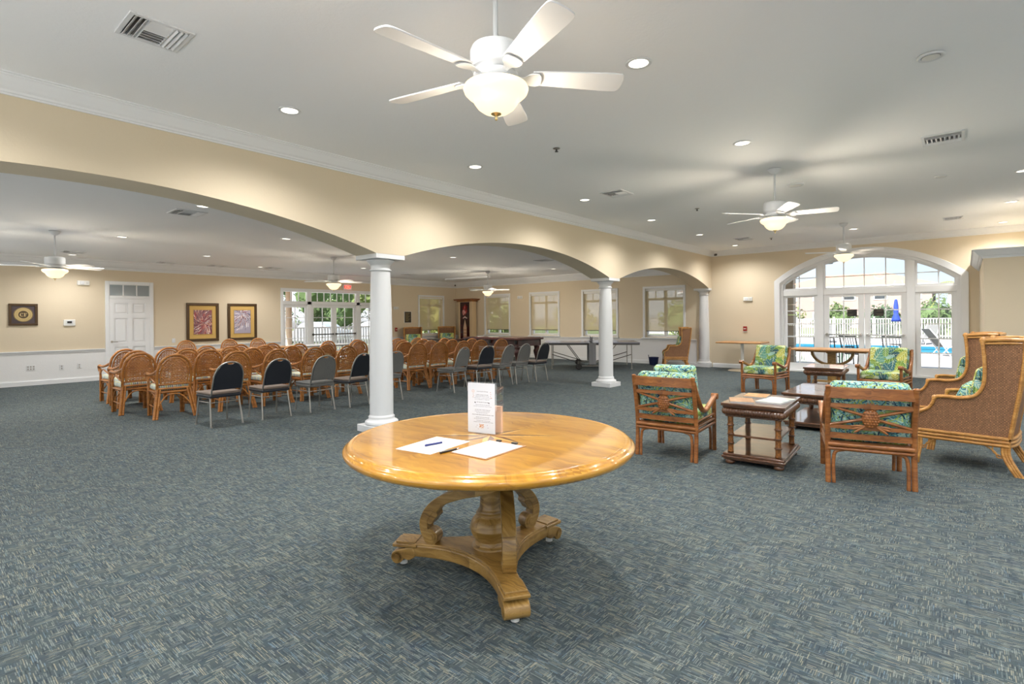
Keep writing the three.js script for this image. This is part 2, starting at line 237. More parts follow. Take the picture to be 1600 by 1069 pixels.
// left wall (shape x runs along -z)
const alongZ = (g, x) => g.rotateY(Math.PI / 2).translate(x, 0, 0);
{
  const s = shapeOf([[-ZR - 0.2, 0], [-ZE, 0], [-ZE, 3.55], [-ZR - 0.2, 3.55]]);
  s.holes.push(rectHole(8.05, 0.001, 11.7, 2.42)); s.holes.push(rectHole(13.56, 0.84, 14.81, 2.33));
  for (const [a, b] of [[-3.9, -1.6], [-1.4, 0.7]]) s.holes.push(rectHole(a, 0.001, b, 2.6));
  struct('wall_left', alongZ(ext(s, 0.2), XL - 0.2), mWall);
}
// the arcade between the two rooms
{
  const pts = [[-ZR, 0], [-1.71, 0], [-1.71, 2.29]];
  const arch = (a, b, rise) => { const c = (a + b) / 2, w = (b - a) / 2, R = (w * w + rise * rise) / (2 * rise); for (let i = 1; i < 40; i++) { const u = a + (b - a) * i / 40; pts.push([u, 2.29 + rise - R + Math.sqrt(R * R - (u - c) ** 2)]); } };
  arch(-1.71, 3.96, 0.418); pts.push([3.96, 2.29], [4.40, 2.29]); arch(4.40, 9.69, 0.40); pts.push([9.69, 2.29], [10.12, 2.29]); arch(10.12, 15.29, 0.39); pts.push([15.29, 2.29], [-ZE, 2.29], [-ZE, 3.55], [-ZR, 3.55]);
  struct('wall_arcade', alongZ(ext(shapeOf(pts), XA - XB), XB), mWall);
}
// walls behind and to the right of the camera: glazed terrace doors
{
  const s = shapeOf([[XL - 0.2, 0], [XR + 0.2, 0], [XR + 0.2, 3.55], [XL - 0.2, 3.55]]); const bays = [[-4.9, -2.5], [-2.2, 0.2], [0.5, 2.9], [3.2, 5.6], [-15.2, -12.8], [-12, -9.6]];
  for (const [a, b] of bays) s.holes.push(rectHole(a, 0.001, b, 2.75));
  struct('wall_back', ext(s, 0.2).translate(0, 0, ZR), mWall);
  bays.forEach(([a, b], i) => { const g = new THREE.Group(); g.name = `door_${i + 4}`; g.userData.kind = 'structure'; scene.add(g); const m = (a + b) / 2; part(g, 'door_frame', [bx(0.07, 2.75, 0.1, a + 0.035, 1.375, ZR + 0.1), bx(0.07, 2.75, 0.1, b - 0.035, 1.375, ZR + 0.1), bx(0.09, 2.61, 0.1, m, 1.375, ZR + 0.1), bx(b - a - 0.14, 0.07, 0.1, m, 2.715, ZR + 0.1), bx(b - a - 0.14, 0.07, 0.1, m, 0.035, ZR + 0.1)], mTrim); part(g, 'pane', bx((b - a) / 2 - 0.12, 2.6, 0.006, (a + m) / 2, 1.37, ZR + 0.1), mGlass); part(g, 'pane', bx((b - a) / 2 - 0.12, 2.6, 0.006, (b + m) / 2, 1.37, ZR + 0.1), mGlass); });
  const r = shapeOf([[-ZR, 0], [-ZE, 0], [-ZE, 3.55], [-ZR, 3.55]]), rb_ = [[-3.6, -1.2], [-0.8, 1.6], [2.0, 4.4], [4.8, 7.2], [7.6, 9.6], [9.8, 11.9]];
  for (const [a, b] of rb_) r.holes.push(rectHole(a, 0.001, b, 2.75));
  struct('wall_right', alongZ(ext(r, 0.2), XR), mWall);
  rb_.forEach(([a, b], i) => { const g = new THREE.Group(); g.name = `door_${i + 20}`; g.userData.kind = 'structure'; scene.add(g); const x = XR + 0.1, m = -(a + b) / 2, w = b - a; part(g, 'door_frame', [bx(0.1, 2.75, 0.07, x, 1.375, -a - 0.035), bx(0.1, 2.75, 0.07, x, 1.375, -b + 0.035), bx(0.1, 2.61, 0.09, x, 1.375, m), bx(0.1, 0.07, w - 0.14, x, 2.715, m), bx(0.1, 0.07, w - 0.14, x, 0.035, m)], mTrim); part(g, 'pane', bx(0.006, 2.6, w / 2 - 0.12, x, 1.37, m - w / 4), mGlass); part(g, 'pane', bx(0.006, 2.6, w / 2 - 0.12, x, 1.37, m + w / 4), mGlass); });
}
[[-3.9, -1.6], [-1.4, 0.7]].forEach(([a, b], i) => { const g = new THREE.Group(); g.name = `door_${i + 30}`; g.userData.kind = 'structure'; scene.add(g); const x = XL - 0.1, m = -(a + b) / 2, w = b - a; part(g, 'door_frame', [bx(0.1, 2.6, 0.07, x, 1.3, -a - 0.035), bx(0.1, 2.6, 0.07, x, 1.3, -b + 0.035), bx(0.1, 2.46, 0.09, x, 1.3, m), bx(0.1, 0.07, w - 0.14, x, 2.565, m), bx(0.1, 0.07, w - 0.14, x, 0.035, m)], mTrim); part(g, 'pane', bx(0.006, 2.45, w / 2 - 0.12, x, 1.3, m - w / 4), mGlass); part(g, 'pane', bx(0.006, 2.45, w / 2 - 0.12, x, 1.3, m + w / 4), mGlass); });
// closet that juts out from the end wall on the right, with its own crown
{
  struct('wall_closet', [bx(5.96, 2.56, 0.12, 3.22, 1.28, -12.13), bx(0.12, 2.56, 3.34, 0.30, 1.28, -13.86), bx(5.96, 0.06, 3.34, 3.22, 2.53, -13.86)], mWall);
}
// crown mouldings, chair rail, baseboards
const crown = (y0, y1) => { const d = y1 - y0; return [[0, 0], [0.10, 0], [0.10, 0.09], [0.2, 0.13], [0.24, 0.24], [0.4, 0.34], [0.62, 0.58], [0.78, 0.8], [0.86, 0.86], [0.86, 0.93], [1, 0.93], [1, 1], [0, 1]].map(([a, b]) => [a * d, y0 + b * d]); };
const board = (h, t) => [[0, 0], [t, 0], [t, h * 0.78], [t * 0.55, h * 0.86], [t * 0.45, h], [0, h]];
const rail = (y) => [[0, y - 0.07], [0.012, y - 0.07], [0.016, y - 0.045], [0.02, y - 0.03], [0.034, y - 0.018], [0.034, y - 0.003], [0.026, y], [0, y]];
const cm = crown(3.208, CE), cl = crown(2.76, CL);
struct('trim_1', moulding(cm, [XA, ZR], [XA, ZE], 0, 1), mTrim);
struct('trim_2', moulding(cm, [XA, ZE], [XR, ZE], 1, 0), mTrim);
struct('trim_3', moulding(cl, [XL, ZR], [XL, ZE], 0, 1), mTrim);
struct('trim_4', moulding(cl, [XL, ZE], [XB, ZE], 1, 0), mTrim);
struct('trim_5', [moulding(crown(2.41, 2.56), [0.24, ZE], [0.24, -12.07], 0, -1), moulding(crown(2.41, 2.56), [0.24, -12.07], [6.2, -12.07], -1, 0)], mTrim);
const wain = (a, b, y0, y1) => [a, b, y0, y1];
struct('wainscot_left', [wain(0.72, 3.49), wain(4.53, 7.97), wain(11.78, -ZE)].map(([a, b]) => bx(0.012, 0.775, b - a, XL + 0.006, 0.3875, -(a + b) / 2)), mWains);
struct('wainscot_end', bx(XB - XL - 0.012, 0.775, 0.012, (XL + XB + 0.012) / 2, 0.3875, ZE + 0.006), mWains);
struct('trim_6', [[0.72, 3.47], [4.55, 7.95], [11.8, -ZE]].map(([a, b]) => moulding(rail(0.79), [XL + 0.012, -a], [XL + 0.012, -b], 0, b > 15 ? 1 : 0)), mTrim);
struct('trim_7', moulding(rail(0.79), [XL + 0.012, ZE + 0.012], [XB, ZE + 0.012], 1, 0), mTrim);
struct('baseboard_left', [[0.72, 3.47], [4.55, 7.95], [11.8, -ZE]].map(([a, b]) => moulding(board(0.125, 0.018), [XL + 0.012, -a], [XL + 0.012, -b], 0, b > 15 ? 1 : 0)), mTrim);
struct('baseboard_end', [moulding(board(0.125, 0.018), [XL + 0.012, ZE + 0.012], [-6.1, ZE + 0.012], 1, 0), moulding(board(0.125, 0.018), [XA + 0.02, ZE], [-3.93, ZE])], mTrim);

// ---- columns
function column(x, z, label, half) {
  const t = thing('column', label, 'column', [x, 0, z]), ph = half ? [Math.PI * 1.5, Math.PI] : [0, Math.PI * 2];
  const L = (pts) => new THREE.LatheGeometry(pts.map((p) => new THREE.Vector2(...p)), half ? 24 : 48, ph[0], ph[1]);
  const blk = (w, h, y) => half ? rb(w, h, w / 2, 0, y, w / 4, 0.006) : rb(w, h, w, 0, y, 0, 0.006);
  part(t, 'plinth', blk(0.45, 0.09, 0.045), mWhite);
  part(t, 'base_moulding', L([[0, 0.09], [0.205, 0.09], [0.215, 0.105], [0.212, 0.13], [0.2, 0.14], [0.18, 0.148], [0.168, 0.165], [0.165, 0.18], [0.17, 0.19], [0.16, 0.2], [0.151, 0.215]]), mWhite);
  part(t, 'shaft', L([[0.151, 0.2], [0.151, 0.6], [0.148, 1.0], [0.142, 1.4], [0.134, 1.75], [0.124, 2.09]]), mWhite);
  part(t, 'capital', [L([[0.124, 2.08], [0.138, 2.085], [0.144, 2.095], [0.138, 2.105], [0.126, 2.11], [0.126, 2.155], [0.134, 2.165], [0.14, 2.175], [0.165, 2.2], [0.178, 2.22], [0.178, 2.23], [0, 2.231]]), blk(0.45, 0.059, 2.26)], mWhite);
  return t;
}
column(-5.835, -4.18, 'white round column nearest the camera, behind the round oak table');
column(-5.835, -9.905, 'white round column standing free between the second and third arch');
column(-5.835, ZE, 'white half column against the end wall beside the wingback chair', true);

// ---- arched window with the pool doors (window_1, door_2, door_3)
function clipRect(x0, y0, x1, y1, top) { const pts = [[x0, y0]]; const n = 8; pts.push([x1, y0]); for (let i = n; i >= 0; i--) { const x = x0 + (x1 - x0) * i / n; pts.push([x, Math.min(y1, top(x))]); } return pts; }
{
  const w1 = new THREE.Group(); w1.name = 'window_1'; w1.userData.kind = 'structure'; scene.add(w1);
  const cas = shapeOf(archPath(ARC.w, ARC.R, 0)); { const h = new THREE.Path(); archPath(ARC.w - 0.14, ARC.R - 0.14, 0).reverse().forEach((p, i) => i ? h.lineTo(...p) : h.moveTo(...p)); const o = archPath(ARC.w, ARC.R, 0), n = archPath(ARC.w - 0.14, ARC.R - 0.14, 0).reverse(); part(w1, 'casing', ext(shapeOf([...o, ...n]), 0.035, 0.008).translate(0, 0, ZE - 0.006), mTrim); const n2 = archPath(ARC.w - 0.20, ARC.R - 0.20, 0).reverse(); part(w1, 'jamb', ext(shapeOf([...archPath(ARC.w - 0.135, ARC.R - 0.135, 0), ...n2]), 0.17, 0.004).translate(0, 0, ZE - 0.19), mTrim); }
  const z0 = ZE - 0.15, inR = ARC.R - 0.2, top = (x) => arcY(x, inR), D = 0.09;
  const post = (x0, x1, y0, y1, d = D, z = z0) => ext(shapeOf(clipRect(x0, y0, x1, y1, top)), d).translate(0, 0, z);
  part(w1, 'mullion', post(-2.90, -2.77, 0, 9, 0.12), mTrim); part(w1, 'mullion', post(-1.04, -0.89, 0, 9, 0.12), mTrim);
  part(w1, 'transom_bar', [rb(0.84, 0.15, 0.11, -3.32, 2.065, z0 + 0.055, 0.012), rb(1.73, 0.13, 0.11, -1.905, 2.065, z0 + 0.055, 0.012), rb(0.8, 0.15, 0.11, -0.49, 2.065, z0 + 0.055, 0.012)], mTrim);
  part(w1, 'sill', rb(3.7, 0.045, 0.2, ARC.x, 0.0225, ZE - 0.1, 0.008), mTrim);
  const light = (x0, x1, y0, y1, xs, ys, stiles, parent = w1, rails = [0.05, 0.05]) => { // a sash: stiles and rails, muntins, one pane per opening
    const a = x0 + stiles, b = x1 - stiles, c = y0 + rails[0], d = y1 - rails[1], zs = z0 + 0.02;
    part(parent, 'sash', [post(x0, a, y0, y1, 0.05, zs), post(b, x1, y0, y1, 0.05, zs), post(a, b, y0, c, 0.05, zs), ...(y1 < 2.1 ? [post(a, b, d, y1, 0.05, zs)] : [ext(shapeOf([...Array(9)].map((_, i) => { const x = a + (b - a) * i / 8; return [x, top(x)]; }).concat([...Array(9)].map((_, i) => { const x = b - (b - a) * i / 8; return [x, top(x) - rails[1]]; }))), 0.05).translate(0, 0, zs)])], mTrim);
    const t2 = y1 < 2.1 ? () => d : (x) => top(x) - rails[1];
    for (const x of xs) part(parent, 'muntin', ext(shapeOf(clipRect(x - 0.012, c, x + 0.012, 9, t2)), 0.03).translate(0, 0, zs + 0.01), mTrim);
    const X = [a, ...xs, b], Y = [c, ...ys, 9];
    for (const y of ys) { let p = a, q = b; for (let i = 0; i < 40; i++) { const x = a + (b - a) * i / 40; if (t2(x) < y + 0.012) { if (x < (a + b) / 2 && x > ARC.x - 9 && t2(a) < y) p = Math.max(p, x + (b - a) / 40); if (t2(b) < y) { q = Math.min(q, x); } } } if (t2(a) < y && t2(b) > y) q = b; if (t2(b) < y && t2(a) > y) p = a; part(parent, 'muntin', bx(q - p, 0.024, 0.03, (p + q) / 2, y, zs + 0.026), mTrim); }
    for (let i = 0; i + 1 < X.length; i++) for (let j = 0; j + 1 < Y.length; j++) { const pts = clipRect(X[i] + (i ? 0.012 : 0), Y[j] + (j ? 0.012 : 0), X[i + 1] - (i + 2 < X.length ? 0.012 : 0), Y[j + 1] - (Y[j + 1] < 5 ? 0.012 : 0), t2).filter((p) => p[1] >= Y[j] - 1e-6); if (pts.length < 4) continue; const hi = Math.max(...pts.map((p) => p[1])); if (hi - Y[j] < 0.06) continue; part(parent, 'pane', ext(shapeOf(pts), 0.006).translate(0, 0, zs + 0.022), mGlass); }
  };
  const ys = [0.575, 0.915, 1.255, 1.595];
  light(-3.72, -2.90, 0.045, 1.99, [-3.335], ys, 0.09, w1, [0.18, 0.04]);
  light(-0.89, -0.135, 0.045, 1.99, [-0.46], ys, 0.10, w1, [0.18, 0.04]);
  light(-3.72, -2.90, 2.14, 9, [-3.335], [2.455], 0.045);
  light(-2.77, -1.04, 2.13, 9, [-2.325, -1.89, -1.455], [2.455, 2.80], 0.045);
  light(-0.89, -0.135, 2.14, 9, [-0.46], [2.455], 0.045);
  [[-2.765, -1.9], [-1.885, -1.045]].forEach(([a, b], i) => {
    const d = new THREE.Group(); d.name = `door_${i + 2}`; d.userData.kind = 'structure'; scene.add(d);
    light(a, b, 0.05, 1.995, [(a + b) / 2], ys, 0.115, d, [0.19, 0.06]);
    part(d, 'push_bar', [rb(b - a - 0.06, 0.035, 0.03, (a + b) / 2, 0.985, ZE - 0.035, 0.012), rb(0.05, 0.07, 0.08, a + 0.07, 0.985, ZE - 0.06), rb(0.05, 0.07, 0.08, b - 0.07, 0.985, ZE - 0.06)], mChrome);
    part(d, 'door_sign', rb(0.21, 0.17, 0.008, i ? -1.60 : -2.15, 1.53, ZE - 0.083, 0.003), std({ map: canvasTex(128, 96, (c) => { c.fillStyle = '#17140f'; c.fillRect(0, 0, 128, 96); c.fillStyle = '#6b6250'; for (let k = 0; k < 5; k++) c.fillRect(18 + (k % 2) * 8, 18 + k * 14, 92 - (k % 3) * 18, 4); }, [1 / 0.21, 1 / 0.17]), roughness: 0.5 }));
  });
}

// ---- six-panel door with a transom in the left wall (door_1)
{
  const d = new THREE.Group(); d.name = 'door_1'; d.userData.kind = 'structure'; scene.add(d);
  const z0 = -3.49, z1 = -4.53, x = XL;
  part(d, 'casing', [rb(0.03, 2.485, 0.085, x + 0.015, 1.2425, z0 - 0.0425, 0.006), rb(0.03, 2.485, 0.085, x + 0.015, 1.2425, z1 + 0.0425, 0.006), rb(0.03, 0.085, 0.87, x + 0.015, 2.4425, (z0 + z1) / 2, 0.006), rb(0.03, 0.07, 0.87, x + 0.015, 2.075, (z0 + z1) / 2, 0.006)], mTrim);
  const zc = (z0 + z1) / 2;
  const leaf = [bx(0.004, 2.04, 0.87, x + 0.002, 1.02, zc)];
  for (const y of [0.11, 0.87, 1.60, 1.985]) leaf.push(bx(0.024, y === 0.11 ? 0.22 : 0.11, 0.87, x + 0.012, y, zc)); for (const z of [zc - 0.385, zc, zc + 0.385]) leaf.push(bx(0.0235, 2.02, 0.0985, x + 0.01175, 1.018, z));
  part(d, 'door_leaf', leaf, mTrim);
  for (const [y0, y1] of [[0.22, 0.815], [0.925, 1.545], [1.655, 1.93]]) for (const s of [-1, 1]) part(d, 'panel', rb(0.014, y1 - y0 - 0.07, 0.20, x + 0.011, (y0 + y1) / 2, zc + s * 0.1925, 0.005), mTrim);
  part(d, 'handle', [cyl(0.027, 0.027, 0.012, x + 0.02, 0.95, z0 - 0.13, 16, 0, Math.PI / 2), rod([x + 0.02, 0.95, z0 - 0.13], [x + 0.06, 0.95, z0 - 0.13], 0.009), rod([x + 0.06, 0.95, z0 - 0.13], [x + 0.055, 0.945, z0 - 0.25], 0.009)], mNickel);
  part(d, 'transom_frame', [bx(0.012, 0.29, 0.87, x + 0.006, 2.255, zc)], mTrim);
  for (const z of [zc - 0.145, zc + 0.145]) part(d, 'muntin', bx(0.028, 0.29, 0.025, x + 0.014, 2.255, z), mTrim);
  for (let k = -1; k <= 1; k++) part(d, 'pane', bx(0.005, 0.27, 0.26, x + 0.017, 2.255, zc + k * 0.29), phy({ color: lin(0.30, 0.34, 0.36), roughness: 0.04, metalness: 0.0, specularIntensity: 1, clearcoat: 1, clearcoatRoughness: 0.02 }));
}
// ---- garden doors in the left wall (window_2 with door_16, door_17)
{
  const w = new THREE.Group(); w.name = 'window_2'; w.userData.kind = 'structure'; scene.add(w); const x = XL, zz = (a, b) => -(a + b) / 2;
  const A = 7.97, B = 11.78;
  part(w, 'casing', [rb(0.03, 2.485, 0.09, x + 0.015, 1.2425, -A - 0.045, 0.006), rb(0.03, 2.485, 0.09, x + 0.015, 1.2425, -B + 0.045, 0.006), rb(0.03, 0.1, B - A - 0.18, x + 0.015, 2.435, zz(A, B), 0.006)], mTrim);
  part(w, 'transom_bar', rb(0.12, 0.11, B - A - 0.16, x - 0.05, 2.02, zz(A, B), 0.01), mTrim);
  for (const z of [8.945, 10.785]) part(w, 'mullion', rb(0.12, 2.4, 0.15, x - 0.05, 1.2, -z, 0.008), mTrim);
  part(w, 'jamb', [bx(0.16, 2.42, 0.03, x - 0.1, 1.21, -8.065), bx(0.16, 2.42, 0.03, x - 0.1, 1.21, -11.685), bx(0.16, 0.04, 3.59, x - 0.1, 2.40, zz(8.08, 11.67)), bx(0.2, 0.03, 3.59, x - 0.1, 0.015, zz(8.08, 11.67))], mTrim);
  const row = (a, b, n) => { const q = (b - a) / n; for (let i = 0; i < n; i++) part(w, 'pane', bx(0.006, 0.27, q - 0.024, x - 0.06, 2.23, -(a + q * (i + 0.5))), mGlass); for (let i = 1; i < n; i++) part(w, 'muntin', bx(0.03, 0.29, 0.022, x - 0.06, 2.23, -(a + q * i)), mTrim); };
  row(8.08, 8.87, 3); row(9.02, 10.71, 7); row(10.86, 11.67, 3);
  const leaf = (g, a, b, st, dark) => { const zs = x - 0.06; part(g, 'sash', [bx(0.05, 1.94, st, zs, 0.99, -a - st / 2), bx(0.05, 1.94, st, zs, 0.99, -b + st / 2), bx(0.05, 0.15, b - a - 2 * st, zs, 0.095, zz(a, b)), bx(0.05, 0.09, b - a - 2 * st, zs, 1.915, zz(a, b))], mTrim); const p = a + st, q = b - st, ys = [0.17, 0.53, 0.87, 1.21, 1.54, 1.87]; for (let j = 0; j < 5; j++) for (let i = 0; i < 2; i++) part(g, 'pane', bx(0.006, ys[j + 1] - ys[j] - 0.02, (q - p) / 2 - 0.012, zs, (ys[j] + ys[j + 1]) / 2, -(p + (q - p) * (i + 0.5) / 2)), mGlass); part(g, 'muntin', bx(0.028, 1.70, 0.022, zs, 1.02, zz(p, q)), mTrim); for (let j = 1; j < 5; j++) part(g, 'muntin', bx(0.028, 0.022, q - p, zs, ys[j], zz(p, q)), mTrim); };
  leaf(w, 8.08, 8.87, 0.06); leaf(w, 10.86, 11.67, 0.06);
  [[9.02, 9.855], [9.865, 10.71]].forEach(([a, b], i) => { const g = new THREE.Group(); g.name = `door_${16 + i}`; g.userData.kind = 'structure'; scene.add(g); leaf(g, a, b, 0.09); part(g, 'push_bar', [rb(0.03, 0.04, b - a - 0.08, x + 0.025, 0.98, zz(a, b), 0.012), rb(0.09, 0.06, 0.05, x - 0.01, 0.98, -a - 0.06), rb(0.09, 0.06, 0.05, x - 0.01, 0.98, -b + 0.06)], mGunmetal); });
}
// ---- shaded windows: four in the end wall, one in the left wall (window_3 ... window_7)
function shadedWindow(n, w, place) { // built facing +z round its lower left corner, w wide
  const H = WY[1] - WY[0], g = new THREE.Group(); g.name = `window_${n}`; g.userData.kind = 'structure'; scene.add(g); place(g);
  part(g, 'casing', [rb(0.07, H, 0.03, 0.035, H / 2, 0.015, 0.006), rb(0.07, H, 0.03, w - 0.035, H / 2, 0.015, 0.006), rb(w - 0.14, 0.07, 0.03, w / 2, H - 0.035, 0.015, 0.006), rb(w + 0.06, 0.035, 0.075, w / 2, 0.0175, 0.0375, 0.008)], mTrim);
  part(g, 'frame', [bx(0.05, H - 0.13, 0.07, 0.085, H / 2, -0.145), bx(0.05, H - 0.13, 0.07, w - 0.085, H / 2, -0.145), bx(0.09, H - 0.15, 0.06, w / 2, H / 2, -0.145), bx(w - 0.2, 0.06, 0.07, w / 2, 0.085, -0.145), bx(w - 0.2, 0.06, 0.07, w / 2, H - 0.09, -0.145), bx(w - 0.2, 0.075, 0.06, w / 2, H - 0.40, -0.145)], mTrim);
  for (const s of [0, 1]) { const cx = s ? w * 0.75 - 0.02 : w * 0.25 + 0.02, pw = w / 2 - 0.17; part(g, 'pane', bx(pw, H - 0.56, 0.006, cx, H / 2 - 0.16, -0.145), mGlass); for (const q of [-1, 1]) part(g, 'pane', bx(pw / 2 - 0.015, 0.24, 0.006, cx + q * pw / 4, H - 0.24, -0.145), mGlass); part(g, 'muntin', bx(0.025, 0.26, 0.03, cx, H - 0.24, -0.145), mTrim); }
  part(g, 'roller_shade', bx(w - 0.15, H - 0.31, 0.003, w / 2, H / 2 + 0.085, -0.055), mShade);
  part(g, 'shade_cassette', rb(w - 0.13, 0.075, 0.06, w / 2, H - 0.105, -0.055, 0.01), mPlastic);
  part(g, 'hem_bar', rb(w - 0.15, 0.022, 0.014, w / 2, 0.24, -0.055, 0.005), mGunmetal);
}
END_WINDOWS.forEach(([a, b], i) => shadedWindow(3 + i, b - a, (g) => g.position.set(a, WY[0], ZE)));
shadedWindow(7, 1.37, (g) => { g.position.set(XL, WY[0] - 0.01, -13.5); g.rotation.y = Math.PI / 2; });
// ---------------------------------------------------------------- the round oak table and what lies on it
const TC = [-2.094, -2.25];
{
  const t = thing('round_table', 'round honey oak pedestal table with a star inlaid in its top', 'table', [TC[0], 0, TC[1]]);
  part(t, 'tabletop', lathe([[0, 0.7], [0.755, 0.7], [0.765, 0.704], [0.79, 0.708], [0.806, 0.716], [0.815, 0.727], [0.8185, 0.738], [0.816, 0.75], [0.806, 0.757], [0.80, 0.759], [0.797, 0.765], [0.79, 0.773], [0.78, 0.776], [0.766, 0.776], [0.764, 0.7735], [0.7615, 0.7735], [0.7595, 0.776], [0, 0.776]], 128), mOak);
  part(t, 'apron', lathe([[0, 0.66], [0.30, 0.66], [0.33, 0.67], [0.34, 0.69], [0.34, 0.7], [0, 0.7]], 48), mOakFrame);
  // eight-pointed star, each point a light and a dark half
  for (let k = 0; k < 8; k++) for (const s of [-1, 1]) { const a = (k * 45 + 36) * Math.PI / 180, L = k % 2 ? 0.30 : 0.46, q = Math.PI / 8, ir = 0.085, c = [Math.cos(a) * L, Math.sin(a) * L], d = [Math.cos(a + s * q) * ir, Math.sin(a + s * q) * ir]; const sh = shapeOf([[0, 0], c, d]); part(t, 'star_point', ext(sh, 0.0006).rotateX(-Math.PI / 2).translate(0, 0.7755, 0), s > 0 ? mInlayDark : mInlayLight); }
  part(t, 'pedestal', lathe([[0, 0.13], [0.108, 0.13], [0.112, 0.14], [0.108, 0.155], [0.096, 0.158], [0.092, 0.166], [0.094, 0.172], [0.088, 0.18], [0.09, 0.186], [0.104, 0.204], [0.116, 0.228], [0.121, 0.248], [0.124, 0.251], [0.121, 0.256], [0.119, 0.272], [0.108, 0.298], [0.09, 0.318], [0.08, 0.324], [0.085, 0.329], [0.085, 0.338], [0.074, 0.342], [0.078, 0.348], [0.072, 0.355], [0.065, 0.37], [0.062, 0.42], [0.064, 0.50], [0.072, 0.58], [0.088, 0.66], [0, 0.66]], 48), mOakFrame);
  const feet = [35, 150, 272].map((d) => d * Math.PI / 180);
  // base plate: three arms with hollow sides
  const bs = [], armW = 0.062, armR = 0.50;
  feet.forEach((a, i) => { const n = feet[(i + 1) % 3] + (i === 2 ? Math.PI * 2 : 0), m = (a + n) / 2, p = (r, o, th) => [r * Math.cos(th) - o * Math.sin(th), r * Math.sin(th) + o * Math.cos(th)]; bs.push(p(armR, -armW, a), p(armR, armW, a)); const P0 = p(armR, armW, a), P2 = p(armR, -armW, n), P1 = [0.035 * Math.cos(m), 0.035 * Math.sin(m)]; for (let k = 1; k < 14; k++) { const u = k / 14; bs.push([0, 1].map((q) => (1 - u) ** 2 * P0[q] + 2 * u * (1 - u) * P1[q] + u * u * P2[q])); } });
  const plate = shapeOf(bs.map(([x, z]) => [x, -z]));
  part(t, 'base', [ext(plate, 0.05, 0.01, 12).rotateX(-Math.PI / 2).translate(0, 0.075, 0), ext(plate, 0.016, 0.006).scale(0.96, 0.96, 1).rotateX(-Math.PI / 2).translate(0, 0.123, 0)], mOakFrame);
  feet.forEach((a) => {
    const off = -0.117, mb = new THREE.Matrix4().makeRotationY(-a - 0.19), putB = (g) => g.applyMatrix4(mb); // each brace passes beside the pedestal
    const m = new THREE.Matrix4().makeRotationY(-a), put = (g) => g.applyMatrix4(m);
    const fs = shapeOf(smooth([[0.44, 0.078], [0.45, 0.06], [0.485, 0.045], [0.51, 0.05], [0.535, 0.025], [0.565, 0.022], [0.585, 0.04], [0.59, 0.06], [0.58, 0.085], [0.555, 0.1], [0.5, 0.115], [0.46, 0.118]], 50, true));
    const foot = part(t, 'foot', [put(ext(fs, 0.118, 0.006).translate(0, 0, -0.059)), put(cyl(0.03, 0.03, 0.13, 0.553, 0.058, 0, 24, Math.PI / 2)), put(cyl(0.017, 0.017, 0.137, 0.553, 0.058, 0, 20, Math.PI / 2)), put(rb(0.15, 0.02, 0.135, 0.505, 0.128, 0, 0.006)), put(rb(0.12, 0.014, 0.115, 0.50, 0.144, 0, 0.004))], mOakFrame);
    part(foot, 'glide', put(cyl(0.02, 0.022, 0.022, 0.535, 0.011, 0, 16)), mPlastic);
    // C-scroll brace beside the pedestal
    const path = smooth([[-0.33, 0.675], [-0.2, 0.595], [-0.1, 0.54], [0, 0.495], [0.14, 0.455], [0.26, 0.405], [0.345, 0.335], [0.378, 0.265], [0.368, 0.205], [0.345, 0.18]], 60);
    const brace = [putB(ext(strip(path, 0.032, 0.026), 0.064, 0.006).translate(0, 0, off)), putB(ext(shapeOf(smooth([[0.265, 0.37], [0.29, 0.335], [0.285, 0.315], [0.305, 0.29], [0.325, 0.262], [0.35, 0.262], [0.36, 0.30], [0.33, 0.35], [0.29, 0.39]], 40, true)), 0.064, 0.004).translate(0, 0, off)), putB(cyl(0.046, 0.046, 0.07, 0.334, 0.185, off + 0.032, 28, Math.PI / 2)), putB(cyl(0.03, 0.03, 0.08, 0.331, 0.187, off + 0.032, 24, Math.PI / 2)), putB(cyl(0.014, 0.014, 0.088, 0.329, 0.189, off + 0.032, 16, Math.PI / 2))];
    part(t, 'scroll_brace', brace, mOakFrame);
  });
}
const TT = 0.7762;
